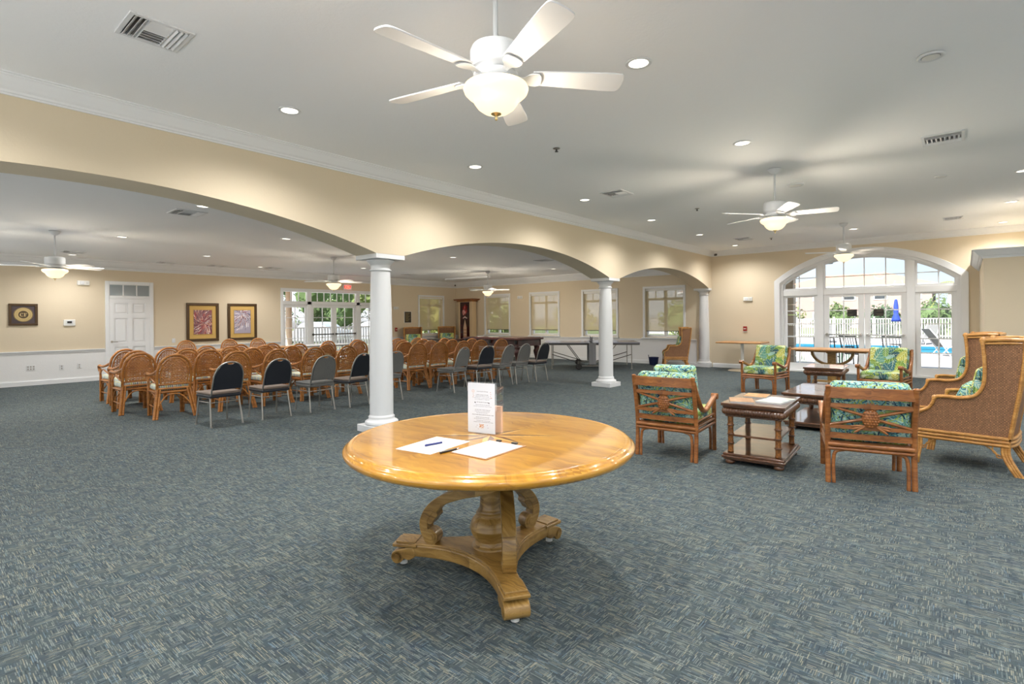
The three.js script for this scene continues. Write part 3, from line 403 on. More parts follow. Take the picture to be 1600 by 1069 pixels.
// sign in a clear stand
{
  const A = V(-2.25, 0, -2.225), B = V(-2.06, 0, -2.268), d = B.clone().sub(A), w = d.length(), turn = Math.atan2(-d.z, d.x);
  const t = thing('sign_stand', 'clear acrylic sign stand with a printed white notice, upright on the oak table', 'sign', [A.x, TT, A.z], turn);
  const txt = canvasTex(512, 800, (c, W, H) => {
    c.fillStyle = '#d6dbe4'; c.fillRect(0, 0, W, H); const r = rng(7); c.textAlign = 'center'; c.fillStyle = '#6b6b72';
    const lines = [[118, 200, 0.9], [172, 230, 1], [196, 250, 0.8], [222, 330, 0.7], [246, 270, 0.7], [290, 210, 1], [332, 250, 0.8], [356, 330, 0.7], [412, 270, 0.9], [436, 280, 0.8], [460, 220, 0.8], [492, 380, 1.1], [532, 240, 0.9], [556, 310, 0.8], [586, 220, 0.8], [608, 330, 0.8]];
    for (const [y, l, k] of lines) { let x = W / 2 + 18 - l / 2; while (x < W / 2 + 18 + l / 2) { const ww = 8 + r() * 30; c.fillStyle = `rgba(50,52,64,${0.9 * k})`; for (let q = 0; q < ww; q += 5) c.fillRect(x + q, y - 6 * k + r() * 3, 2.6, 8 * k + r() * 5); x += ww + 9; } }
    c.strokeStyle = '#d79a6a'; c.lineWidth = 5; c.beginPath(); c.arc(104, 118, 20, 0, 7); c.stroke(); c.fillStyle = '#b77a54'; for (const [x, y] of [[104, 168], [112, 196], [98, 214], [430, 128], [436, 160], [428, 192], [440, 214], [452, 218]]) c.fillRect(x - 6, y - 6, 12, 9);
    c.fillStyle = '#3d3b40'; for (const x of [140, 398]) { c.beginPath(); c.ellipse(x, 298, 14, 9, 0.5, 0, 7); c.fill(); } c.fillStyle = '#c58a58'; for (let i = 0; i < 26; i++) { c.beginPath(); c.ellipse(262 + (r() - 0.5) * 80, 672 + (r() - 0.5) * 62, 10, 5, r() * 3, 0, 7); c.fill(); } c.fillStyle = '#9b7d9a'; for (const [x, y] of [[170, 660], [150, 690], [360, 650], [372, 690], [190, 716]]) c.fillRect(x, y, 12, 9);
  }, [1 / 0.185, 1 / 0.292]);
  part(t, 'notice', bx(0.185, 0.292, 0.0006, 0.0925, 0.152, 0.0005).translate(0, 0, 0), std({ map: txt, roughness: 0.7 }), 'white printed notice', { uv: false });
  part(t, 'front_panel', rb(w, 0.305, 0.003, w / 2, 0.1525, -0.0025, 0.001), mAcrylic);
  part(t, 'back_panel', rb(w * 0.55, 0.275, 0.003, w * 0.725, 0.1375, -0.085, 0.001), mAcrylic);
  part(t, 'side_panel', rb(0.003, 0.275, 0.08, w - 0.0015, 0.1375, -0.044, 0.001), mAcrylic);
  part(t, 'base_panel', rb(w * 0.55, 0.003, 0.08, w * 0.725, 0.0015, -0.044, 0.001), mAcrylic);
  part(t, 'leaflets', rb(w * 0.5, 0.155, 0.022, w * 0.735, 0.0815, -0.068, 0.002), std({ color: lin(0.80, 0.55, 0.42), roughness: 0.8 }), 'salmon coloured leaflets');
}
function quadSheet(pts, y, h) { const g = ext(shapeOf(pts.map(([x, z]) => [x, -z])), h).rotateX(-Math.PI / 2).translate(0, y, 0); return g; }
solo('paper_sheet', [quadSheet([[-2.262, -1.705], [-2.31, -2.03], [-2.075, -2.065], [-2.03, -1.74]], TT, 0.0012)], mPaper, 'white sheet of paper with a blue pen on it, left on the oak table', 'paper');
{
  const t = thing('clipboard', 'brown clipboard with printed lists, at the near side of the oak table', 'clipboard', [-1.87, TT, -2.0], 0.06);
  const form = canvasTex(256, 340, (c, W, H) => { c.fillStyle = '#dbd9d8'; c.fillRect(0, 0, W, H); c.strokeStyle = 'rgba(120,120,130,0.6)'; for (let k = 0; k < 15; k++) { c.beginPath(); c.moveTo(18, 46 + k * 19); c.lineTo(238, 46 + k * 19); c.stroke(); } c.fillStyle = '#7a7a88'; for (let k = 0; k < 9; k++) c.fillRect(30 + k * 22, 28, 14, 5); }, [1 / 0.22, 1 / 0.3]);
  part(t, 'board', rb(0.235, 0.004, 0.335, 0, 0.002, 0, 0.002), std({ color: lin(0.40, 0.22, 0.11), roughness: 0.6 }));
  part(t, 'paper', rb(0.222, 0.003, 0.30, 0, 0.0056, 0.012, 0.001).translate(0.11, 0, 0.15), std({ map: form, roughness: 0.85 }));
  t.children[1].geometry.translate(-0.11, 0, -0.15);
  part(t, 'clip', [rb(0.03, 0.008, 0.018, -0.055, 0.011, -0.15, 0.003), rb(0.035, 0.008, 0.018, 0.05, 0.011, -0.152, 0.003)], mDark);
}
function pen(p, turn, label, col) { const t = thing('pen', label, 'pen', p, turn); part(t, 'barrel', [cyl(0.0055, 0.0055, 0.105, 0, 0.0055, 0, 12, 0, Math.PI / 2)], col); part(t, 'tip', [cyl(0.0015, 0.005, 0.016, 0, 0.0055, 0, 12, 0, Math.PI / 2).translate(0.06, 0, 0)], mChrome); part(t, 'pen_clip', [rb(0.035, 0.002, 0.004, -0.03, 0.0118, 0, 0.001)], mChrome); }
pen([-2.17, TT + 0.0012, -1.885], 1.42, 'blue pen lying on the white sheet of paper', std({ color: lin(0.02, 0.03, 0.16), roughness: 0.35 }));
pen([-2.0, TT, -1.835], 1.5, 'black pen lying beside the white sheet, between it and the clipboard', std({ color: lin(0.02, 0.015, 0.015), roughness: 0.35 }));

// ---------------------------------------------------------------- lounge chairs with pineapple backs (front is +z, origin on the floor)
function clubChair(label, p, turn, extra) {
  const t = thing('club_chair', label, 'armchair', p, turn, 'club chairs of the lounge group'), w = 0.66, d = 0.64, hx = w / 2 - 0.022, zb = -d / 2, zf = d / 2;
  const M = mRedWood;
  for (const s of [-1, 1]) {
    part(t, 'back_post', [tube([[s * hx, 0, zb - 0.01], [s * hx, 0.25, zb + 0.01], [s * hx, 0.45, zb], [s * hx, 0.84, zb - 0.085]], 0.022, 24, 10), ball(0.024, s * hx, 0.845, zb - 0.087, 10, 1, 0.6, 1), tube([[s * (hx - 0.042), 0, zb - 0.01], [s * (hx - 0.042), 0.2, zb + 0.008], [s * (hx - 0.06), 0.27, zb + 0.008], [s * (hx - 0.13), 0.292, zb + 0.008]], 0.015, 20, 8)], M);
    part(t, 'front_leg', [rod([s * hx, 0, zf], [s * hx, 0.555, zf], 0.022), ball(0.03, s * hx, 0.565, zf, 12, 1, 0.8, 1), tube([[s * (hx - 0.042), 0, zf], [s * (hx - 0.042), 0.2, zf], [s * (hx - 0.06), 0.27, zf], [s * (hx - 0.13), 0.292, zf]], 0.015, 20, 8)], M);
    part(t, 'arm', [tube([[s * hx, 0.80, zb - 0.07], [s * (hx + 0.01), 0.64, zb + 0.02], [s * (hx + 0.015), 0.525, zb + 0.13], [s * (hx + 0.015), 0.49, zb + 0.26], [s * (hx + 0.015), 0.53, zb + 0.42], [s * (hx + 0.01), 0.575, zf - 0.06], [s * hx, 0.59, zf + 0.02]], 0.027, 40, 10), cyl(0.033, 0.033, 0.066, s * hx, 0.583, zf + 0.025, 16, 0, Math.PI / 2)], M);
    part(t, 'side_rail', [rod([s * hx, 0.30, zb], [s * hx, 0.30, zf], 0.018), rod([s * hx, 0.345, zb], [s * hx, 0.345, zf], 0.014), rod([s * hx, 0.40, zb], [s * hx, 0.40, zf], 0.012)], M);
  }
  const curve = (y, h, dep, th) => { const n = 10, gs = []; for (let i = 0; i < n; i++) { const x0 = -hx + 2 * hx * i / n, x1 = -hx + 2 * hx * (i + 1) / n, f = (x) => zb + 0.0 - (y - 0.45) * 0.218 * (y > 0.45 ? 1 : 0) - dep * (1 - (x / hx) ** 2); const a = f(x0), b = f(x1), l = Math.hypot(x1 - x0, b - a); gs.push(bx(l + 0.004, h, th, (x0 + x1) / 2, y, (a + b) / 2, 0, -Math.atan2(b - a, x1 - x0), 0)); } return gs; };
  part(t, 'top_rail', curve(0.795, 0.095, 0.02, 0.024), M);
  for (const y of [0.685, 0.495, 0.415]) part(t, 'slat', curve(y, y > 0.45 && y < 0.6 ? 0.034 : y > 0.6 ? 0.034 : 0.05, 0.02, 0.018), M);
  for (const s of [-1, 1]) for (const q of [-1, 1]) part(t, 'cross_bar', [rod([s * 0.035, 0.59 + q * 0.012, zb - 0.055], [s * (hx - 0.01), 0.59 + q * 0.085, zb - 0.03 - q * 0.018], 0.0135, 8)], M);
  // pineapple carved in the middle
  const pc = []; pc.push(ball(0.066, 0, 0.582, zb - 0.056, 18, 0.98, 1.25, 0.45)); for (let r = -3; r <= 3; r++) for (let k = -3; k <= 3; k++) { const x = k * 0.021 + (r & 1 ? 0.0105 : 0), y = r * 0.0215; if ((x / 0.06) ** 2 + (y / 0.076) ** 2 < 0.9) pc.push(ball(0.009, x, 0.582 + y, zb - 0.057 - 0.027 * Math.sqrt(Math.max(0.02, 1 - (x / 0.066) ** 2 - (y / 0.083) ** 2)), 6)); }
  const leafG = (x, y, a, L) => ball(1, 0, 0, 0, 8, 0.011, L, 0.007).translate(0, L, 0).rotateZ(a).translate(x, y, zb - 0.064);
  const pn = part(t, 'pineapple', pc, M); part(pn, 'pineapple_leaves', [-0.9, -0.55, -0.25, 0, 0.25, 0.55, 0.9].map((a) => leafG(a * -0.025, 0.652, a, 0.034)).concat([-2.2, -1.9, -1.65, 1.65, 1.9, 2.2].map((a) => leafG(a > 0 ? -0.035 : 0.035, 0.52, a, 0.055))), M);
  part(t, 'back_rail', [rod([-hx, 0.335, zb], [hx, 0.335, zb], 0.022), rod([-hx, 0.297, zb], [hx, 0.297, zb], 0.016)], M);
  part(t, 'front_rail', [rod([-hx, 0.335, zf], [hx, 0.335, zf], 0.022), rod([-hx, 0.297, zf], [hx, 0.297, zf], 0.016)], M);
  part(t, 'seat_deck', rb(w - 0.07, 0.02, d - 0.04, 0, 0.352, 0, 0.006), M);
  part(t, 'seat_cushion', pad(w - 0.075, 0.13, d - 0.02, 0, 0.428, 0.015, 0.018, 0.05), mLeaf);
  const bc = new THREE.Group(); bc.name = 'back_cushion'; const g = geo([pad(w - 0.08, 0.53, 0.13, 0, 0, 0, 0.018, 0.05)]); const cm_ = shade(new THREE.Mesh(g, extra?.teal ? mTealLeaf : mLeaf)); cm_.name = 'back_cushion'; cm_.position.set(0, 0.625, zb + 0.05); cm_.rotation.x = -0.2; t.add(cm_);
  return t;
}
const clubA = clubChair('tropical print club chair nearest the oak table, its pineapple back turned to the camera', [-2.378, 0, -5.5], Math.PI + 0.075, { teal: true });
const clubB = clubChair('tropical print club chair in front of the wingback chairs, pineapple back to the camera', [-0.70, 0, -5.72], Math.PI + 0.24, { teal: true });
clubChair('tropical print club chair facing the camera, in front of the small wall table', [-2.94, 0, -10.95], -0.12);
clubChair('tropical print club chair facing the camera, in front of the pool doors', [-1.07, 0, -11.2], -0.14);
tag(clubB, null, null, 'club chairs of the lounge group');
{ const g = geo([pad(0.46, 0.42, 0.1, 0, 0, 0, 0.045, 0.045)]); const m = shade(new THREE.Mesh(g, mTealLeaf)); m.name = 'throw_pillow'; m.position.set(-2.42, 0.725, -5.60); m.rotation.set(0.22, 0.075, 0); scene.add(m); tag(m, 'teal leaf throw pillow standing behind the back of the left club chair', 'pillow'); }

// ---------------------------------------------------------------- cane wingback chairs (front is +z)
function wingChair(label, p, turn, group, withPillow = true, sc = 1) {
  const t = thing('wingback_chair', label, 'armchair', p, turn, group), M = mGoldRattan, hx = 0.33;
  const S = (z, y) => [z, y];
  // side outline in (z, y): from the front foot of the panel over the arm and up the wing to the back
  const edge = smooth([S(0.36, 0.33), S(0.375, 0.45), S(0.34, 0.5), S(0.27, 0.545), S(0.235, 0.60), S(0.215, 0.655), S(0.15, 0.668), S(0.02, 0.668), S(-0.08, 0.70), S(-0.135, 0.79), S(-0.15, 0.92), S(-0.145, 1.1), S(-0.135, 1.21)], 60);
  const back = smooth([S(-0.42, 1.21), S(-0.405, 1.0), S(-0.375, 0.75), S(-0.335, 0.5), S(-0.31, 0.33)], 24);
  for (const s of [-1, 1]) {
    const X = (z, y) => s * (hx + (y > 0.6 ? 0.02 * Math.min(1, (y - 0.6) / 0.5) : 0));
    part(t, 'side_panel', ext(shapeOf([...edge, ...back]), 0.014).rotateY(-Math.PI / 2).translate(s * hx + 0.007, 0, 0), mCane);
    const e3 = edge.map(([z, y]) => [X(z, y), y, z]), off = (k, o) => e3.map(([x, y, z]) => [x + s * k, y + o, z]);
    part(t, 'arm_rail', [tube(off(0.012, 0), 0.015, 70, 8), tube(off(-0.014, 0.002), 0.015, 70, 8), ball(0.032, s * hx, 0.65, 0.222, 10, 0.9, 0.9, 0.7), ball(0.03, s * hx, 0.44, 0.372, 10, 0.9, 0.9, 0.7), ball(0.03, s * (hx + 0.015), 1.215, -0.14, 10)], M);
    part(t, 'back_post', [tube(back.map(([z, y]) => [s * (hx + 0.008), y, z - 0.004]), 0.014, 30, 8), tube(back.map(([z, y]) => [s * (hx - 0.012), y, z - 0.01]), 0.014, 30, 8)], M);
    part(t, 'side_base_rail', [0.325, 0.292, 0.259].map((y) => rod([s * (hx + 0.006), y, 0.37], [s * (hx + 0.006), y, -0.31], 0.016)), M);
    part(t, 'wing_top_rail', [tube([[s * (hx + 0.015), 1.215, -0.135], [s * (hx + 0.012), 1.225, -0.28], [s * (hx - 0.005), 1.222, -0.42]], 0.018, 14, 8), tube([[s * (hx + 0.015), 1.185, -0.14], [s * (hx + 0.012), 1.192, -0.28], [s * (hx - 0.005), 1.19, -0.415]], 0.012, 14, 8)], M);
    const leg = (zt, zb, x) => [-1, 0, 1].map((k) => tube([[s * (hx + 0.004) + k * 0.0, 0.30, zt + k * 0.021], [s * (hx + 0.008), 0.18, zt + k * 0.021], [s * (hx + 0.03), 0.08, (zt * 0.5 + zb * 0.5) + k * 0.021], [s * (hx + x), 0, zb + k * 0.021]], 0.0135, 18, 8));
    part(t, 'front_leg', leg(0.35, 0.375, 0.02), M); part(t, 'rear_leg', leg(-0.29, -0.38, 0.03), M);
    part(t, 'fretwork', [tube([[s * hx, 0.25, 0.21], [s * hx, 0.225, 0.25], [s * hx, 0.19, 0.29], [s * hx, 0.15, 0.30], [s * hx, 0.15, 0.32]], 0.007, 16, 6), tube([[s * hx, 0.25, 0.26], [s * hx, 0.2, 0.27], [s * hx, 0.16, 0.325]], 0.006, 10, 6), tube([[s * hx, 0.25, -0.14], [s * hx, 0.225, -0.18], [s * hx, 0.19, -0.22], [s * hx, 0.15, -0.23], [s * hx, 0.15, -0.27]], 0.007, 16, 6), tube([[s * hx, 0.25, -0.2], [s * hx, 0.2, -0.2], [s * hx, 0.16, -0.26]], 0.006, 10, 6)], M);
  }
  // back panel bowed between the posts
  const bp = [], n = 10; for (let i = 0; i < back.length - 1; i++) for (let k = 0; k < n; k++) { const f = (q, b) => { const u = -1 + 2 * q / n; return [u * (hx - 0.008), b[1], b[0] - 0.03 * (1 - u * u)]; }; bp.push(f(k, back[i]), f(k + 1, back[i]), f(k + 1, back[i + 1]), f(k, back[i]), f(k + 1, back[i + 1]), f(k, back[i + 1])); }
  const bg = new THREE.BufferGeometry(); bg.setAttribute('position', new THREE.Float32BufferAttribute(bp.flat(), 3)); bg.computeVertexNormals(); const bg2 = bg.clone(); { const q = bg2.attributes.position; for (let i = 0; i < q.count; i += 3) for (const c of ['X', 'Y', 'Z']) { const a = q['get' + c](i); q['set' + c](i, q['get' + c](i + 1)); q['set' + c](i + 1, a); } bg2.translate(0, 0, 0.01); bg2.computeVertexNormals(); }
  part(t, 'back_panel', [bg, bg2], mCane);
  part(t, 'crest_rail', [tube([[-hx, 1.215, -0.42], [0, 1.225, -0.452], [hx, 1.215, -0.42]], 0.019, 16, 8), tube([[-hx, 1.182, -0.415], [0, 1.19, -0.448], [hx, 1.182, -0.415]], 0.013, 16, 8)], M);
  part(t, 'back_base_rail', [0.325, 0.292, 0.259].map((y) => tube([[-hx, y, -0.31], [-0.2, y, -0.34], [0.2, y, -0.34], [hx, y, -0.31]], 0.016, 20, 8)), M);
  part(t, 'front_base_rail', [0.325, 0.292, 0.259].map((y) => rod([-hx, y, 0.37], [hx, y, 0.37], 0.016)), M);
  part(t, 'seat_deck', rb(2 * hx - 0.02, 0.02, 0.66, 0, 0.335, 0.03, 0.006), M);
  part(t, 'seat_cushion', pad(2 * hx - 0.04, 0.12, 0.64, 0, 0.405, 0.055, 0.02, 0.05), mLeaf);
  const add = (name, g, mat, pos, rx) => { const m = shade(new THREE.Mesh(geo([g]), mat)); m.name = name; m.position.set(...pos); m.rotation.x = rx; t.add(m); };
  add('back_cushion', pad(2 * hx - 0.05, 0.5, 0.13, 0, 0, 0, 0.025, 0.05), mLeaf, [0, 0.71, -0.105], -0.2);
  if (withPillow) add('lumbar_pillow', pad(0.42, 0.36, 0.1, 0, 0, 0, 0.04, 0.045), mTealLeaf, [0.02, 0.62, 0.03], -0.42);
  if (sc !== 1) t.scale.setScalar(sc);
  return t;
}
wingChair('cane wingback chair at the right edge, seen from the side with leaf pillows', [0.03, 0, -6.9], -Math.PI / 2 - 0.13, 'wingback chairs of the lounge group');
wingChair('cane wingback chair standing right behind the one at the right edge', [-0.10, 0, -8.55], -Math.PI / 2 - 0.1, 'wingback chairs of the lounge group', false);
wingChair('brown wingback chair in the corner by the half column, beside the blue bin', [-6.46, 0, -14.95], -Math.PI / 2 + 0.5, null, false, 0.94);
wingChair('wingback chair with a leaf pillow against the far left wall, left of the shaded window', [-15.75, 0, -12.75], Math.PI / 2 - 0.5, null, true, 0.94);
wingChair('wingback chair with a leaf pillow in the far left corner, right of the shaded window', [-15.75, 0, -14.45], Math.PI / 2 - 0.6, null, true, 0.94);

// ---------------------------------------------------------------- carved side tables and the coffee table
function rope(w, d, r, y, n) { // a rope-carved bullnose apron all round
  const gs = []; const run = (len, put) => { gs.push(put(cyl(r * 0.93, r * 0.93, len, 0, 0, 0, 16, 0, Math.PI / 2))); const k = Math.round(len / 0.026); for (let i = 0; i < k; i++) { const g = new THREE.TorusGeometry(r * 0.93, 0.0075, 5, 14).rotateY(Math.PI / 2); g.applyMatrix4(new THREE.Matrix4().makeShear(0, 0.35, 0, 0, 0, 0)); gs.push(put(g.translate(-len / 2 + (i + 0.5) * len / k, 0, 0))); } };
  run(w, (g) => g.translate(0, y, d / 2)); run(w, (g) => g.translate(0, y, -d / 2)); run(d, (g) => g.rotateY(Math.PI / 2).translate(w / 2, y, 0)); run(d, (g) => g.rotateY(Math.PI / 2).translate(-w / 2, y, 0));
  for (const a of [-1, 1]) for (const b of [-1, 1]) gs.push(ball(r, a * w / 2, y, b * d / 2, 12)); return gs;
}
function bambooPost(x, z, y0, y1) { const gs = [], h = y1 - y0, n = 4; gs.push(lathe([[0, y0], ...[...Array(33)].map((_, i) => { const u = i / 32, k = Math.abs(((u * n) % 1) - 0.5) * 2; return [0.026 + 0.004 * Math.pow(k, 6), y0 + h * u]; }), [0, y1]], 16, x, 0, z)); return gs; }
function bambooRings(x, z, y0, y1) { return [1, 2, 3].map((i) => new THREE.TorusGeometry(0.031, 0.006, 6, 18).rotateX(Math.PI / 2).translate(x, y0 + (y1 - y0) * i / 4, z)); }
function sideTable(label, p, turn) {
  const t = thing('side_table', label, 'side table', p, turn, 'carved bamboo side tables'), w = 0.58, d = 0.84;
  part(t, 'tabletop', [rb(w, 0.028, d, 0, 0.590, 0, 0.006), rb(w - 0.03, 0.02, d - 0.03, 0, 0.568, 0, 0.006)], mBrownWood);
  part(t, 'carved_apron', [rb(w - 0.08, 0.075, d - 0.08, 0, 0.522, 0, 0.006), ...rope(w - 0.075, d - 0.075, 0.036, 0.522)], mBrownWood);
  part(t, 'apron_moulding', rb(w - 0.07, 0.018, d - 0.07, 0, 0.478, 0, 0.005), mBrownWood);
  for (const a of [-1, 1]) for (const b of [-1, 1]) { const x = a * (w / 2 - 0.075), z = b * (d / 2 - 0.075); const q = part(t, 'leg', bambooPost(x, z, 0.115, 0.47), mBamboo); for (const rg of bambooRings(x, z, 0.115, 0.47)) part(q, 'leg_ring', rg, mBrownWood); part(t, 'bun_foot', lathe([[0, 0], [0.03, 0], [0.045, 0.012], [0.048, 0.028], [0.04, 0.042], [0.032, 0.05], [0, 0.05]], 20, a * (w / 2 - 0.07), 0, b * (d / 2 - 0.07)), mBrownWood); }
  part(t, 'middle_shelf', rb(w - 0.14, 0.02, d - 0.14, 0, 0.28, 0, 0.004), mBrownWood);
  part(t, 'bottom_shelf', [rb(w - 0.03, 0.026, d - 0.03, 0, 0.098, 0, 0.008), rb(w - 0.005, 0.024, d - 0.005, 0, 0.075, 0, 0.008), rb(w - 0.035, 0.018, d - 0.035, 0, 0.056, 0, 0.005)], mBrownWood);
  return t;
}
sideTable('carved bamboo side table with magazines, between the two near club chairs', [-1.585, 0, -5.77], 0.06);
sideTable('carved bamboo side table with an empty top, beyond the coffee table', [-1.80, 0, -10.33], 0.05);
{
  const mag = (p, turn, label, col, w = 0.22, d = 0.29, h = 0.012) => { const t = thing('magazine', label, 'magazine', p, turn, 'magazines on the near side table'); const tex = canvasTex(128, 128, (c) => { c.fillStyle = col[0]; c.fillRect(0, 0, 128, 128); const r = rng(col[2]); for (let i = 0; i < 26; i++) { c.fillStyle = col[1][i % col[1].length]; c.globalAlpha = 0.6; c.fillRect(r() * 128, r() * 128, 10 + r() * 44, 4 + r() * 16); } }, [1 / w, 1 / d]); part(t, 'pages', rb(w - 0.004, h - 0.002, d - 0.004, 0, h / 2, 0, 0.001), mPaper); part(t, 'cover', bx(w, 0.0012, d, 0, h + 0.0002, 0), std({ map: tex, roughness: 0.35 })); };
  mag([-1.72, 0.604, -5.56], 0.35, 'brown covered magazine at the front left of the side table', ['#a77e5a', ['#c9a585', '#7e5638', '#d8c2a4'], 3]);
  mag([-1.69, 0.604, -5.98], 0.1, 'tan magazine at the back left corner of the side table', ['#b48a5c', ['#8c6238', '#d2b48a'], 4]);
  mag([-1.44, 0.604, -5.72], -0.12, 'pale landscape magazine at the front right of the side table', ['#c9cdc8', ['#e6e9e6', '#93a2a6', '#b3b49a', '#7f8f98'], 5], 0.24, 0.40, 0.016);
}
{
  const t = thing('coffee_table', 'low dark brown coffee table with a carved apron in the middle of the lounge', 'coffee table', [-1.25, 0, -8.17]), w = 1.15, d = 1.32;
  part(t, 'tabletop', [rb(w, 0.03, d, 0, 0.452, 0, 0.008), rb(w - 0.04, 0.02, d - 0.04, 0, 0.428, 0, 0.006)], mBrownWood);
  part(t, 'carved_apron', [rb(w - 0.1, 0.075, d - 0.1, 0, 0.384, 0, 0.006), ...rope(w - 0.09, d - 0.09, 0.036, 0.384)], mBrownWood);
  part(t, 'apron_moulding', rb(w - 0.08, 0.018, d - 0.08, 0, 0.340, 0, 0.005), mBrownWood);
  for (const a of [-1, 1]) for (const b of [-1, 1]) part(t, 'leg', lathe([[0, 0.1], [0.026, 0.1], [0.03, 0.13], [0.036, 0.25], [0.042, 0.28], [0.034, 0.285], [0.042, 0.295], [0.042, 0.335], [0, 0.335]], 16, a * (w / 2 - 0.11), 0, b * (d / 2 - 0.11)), mBrownWood);
  part(t, 'bottom_shelf', [rb(w - 0.03, 0.03, d - 0.03, 0, 0.09, 0, 0.008), rb(w - 0.06, 0.03, d - 0.06, 0, 0.062, 0, 0.008)], mBrownWood);
  for (const a of [-1, 1]) for (const b of [-1, 1]) part(t, 'bun_foot', lathe([[0, 0], [0.035, 0], [0.05, 0.02], [0.045, 0.04], [0.035, 0.05], [0, 0.05]], 16, a * (w / 2 - 0.12), 0, b * (d / 2 - 0.12)), mBrownWood);
}
// ---- pedestal table by the pool doors, small table at the wall, blue bin
{
  const t = thing('pedestal_table', 'pale rectangular pedestal table with curved braces in front of the pool doors', 'table', [-2.16, 0, -13.05], -0.02);
  part(t, 'tabletop', [rb(1.5, 0.035, 0.8, 0, 0.7385, 0, 0.012), rb(1.3, 0.03, 0.6, 0, 0.706, 0, 0.006)], mTanWood);
  part(t, 'pedestal', [rb(0.16, 0.62, 0.16, 0, 0.38, 0, 0.006), rb(0.2, 0.03, 0.2, 0, 0.675, 0, 0.006)], mOakFrame);
  for (const s of [-1, 1]) part(t, 'curved_brace', ext(strip(smooth([[s * 0.06, 0.42], [s * 0.16, 0.435], [s * 0.28, 0.50], [s * 0.36, 0.60], [s * 0.385, 0.69]], 30), 0.026, 0.026), 0.08, 0.005).translate(0, 0, -0.04), mOakFrame);
  part(t, 'base', [rb(0.75, 0.06, 0.12, 0, 0.05, 0, 0.02), rb(0.12, 0.06, 0.6, 0, 0.05, 0, 0.02), ...[-1, 1].flatMap((s) => [rb(0.1, 0.03, 0.14, s * 0.33, 0.015, 0, 0.01), rb(0.14, 0.03, 0.1, 0, 0.015, s * 0.26, 0.01)])], mOakFrame);
}
{
  const t = thing('wall_table', 'small tan table on one pale post against the end wall', 'table', [-4.56, 0, -14.86]);
  part(t, 'tabletop', rb(1.16, 0.04, 0.78, 0, 0.765, 0, 0.018, 3), mTanWood);
  part(t, 'top_plate', rb(0.32, 0.02, 0.32, 0, 0.735, 0, 0.004), mPlastic);
  part(t, 'post', cyl(0.04, 0.04, 0.71, 0, 0.38, 0, 20), mPlastic);
  part(t, 'base', lathe([[0, 0], [0.36, 0], [0.365, 0.01], [0.34, 0.022], [0.1, 0.035], [0.06, 0.05], [0, 0.05]], 40), std({ color: lin(0.56, 0.48, 0.36), roughness: 0.4 }));
}
{
  const t = thing('waste_bin', 'small dark blue bin with one raised handle on the carpet at the end wall', 'bin', [-7.28, 0, -15.2]);
  part(t, 'bucket', lathe([[0, 0], [0.12, 0], [0.125, 0.01], [0.15, 0.22], [0.158, 0.225], [0.158, 0.24], [0.146, 0.24], [0.12, 0.02], [0, 0.02]], 28), std({ color: lin(0.012, 0.02, 0.08), roughness: 0.45 }));
  part(t, 'handle', tube([[-0.15, 0.22, 0], [-0.172, 0.29, 0], [-0.16, 0.3, 0.01], [-0.15, 0.23, 0.03]], 0.008, 14, 6), std({ color: lin(0.012, 0.02, 0.06), roughness: 0.45 }));
}
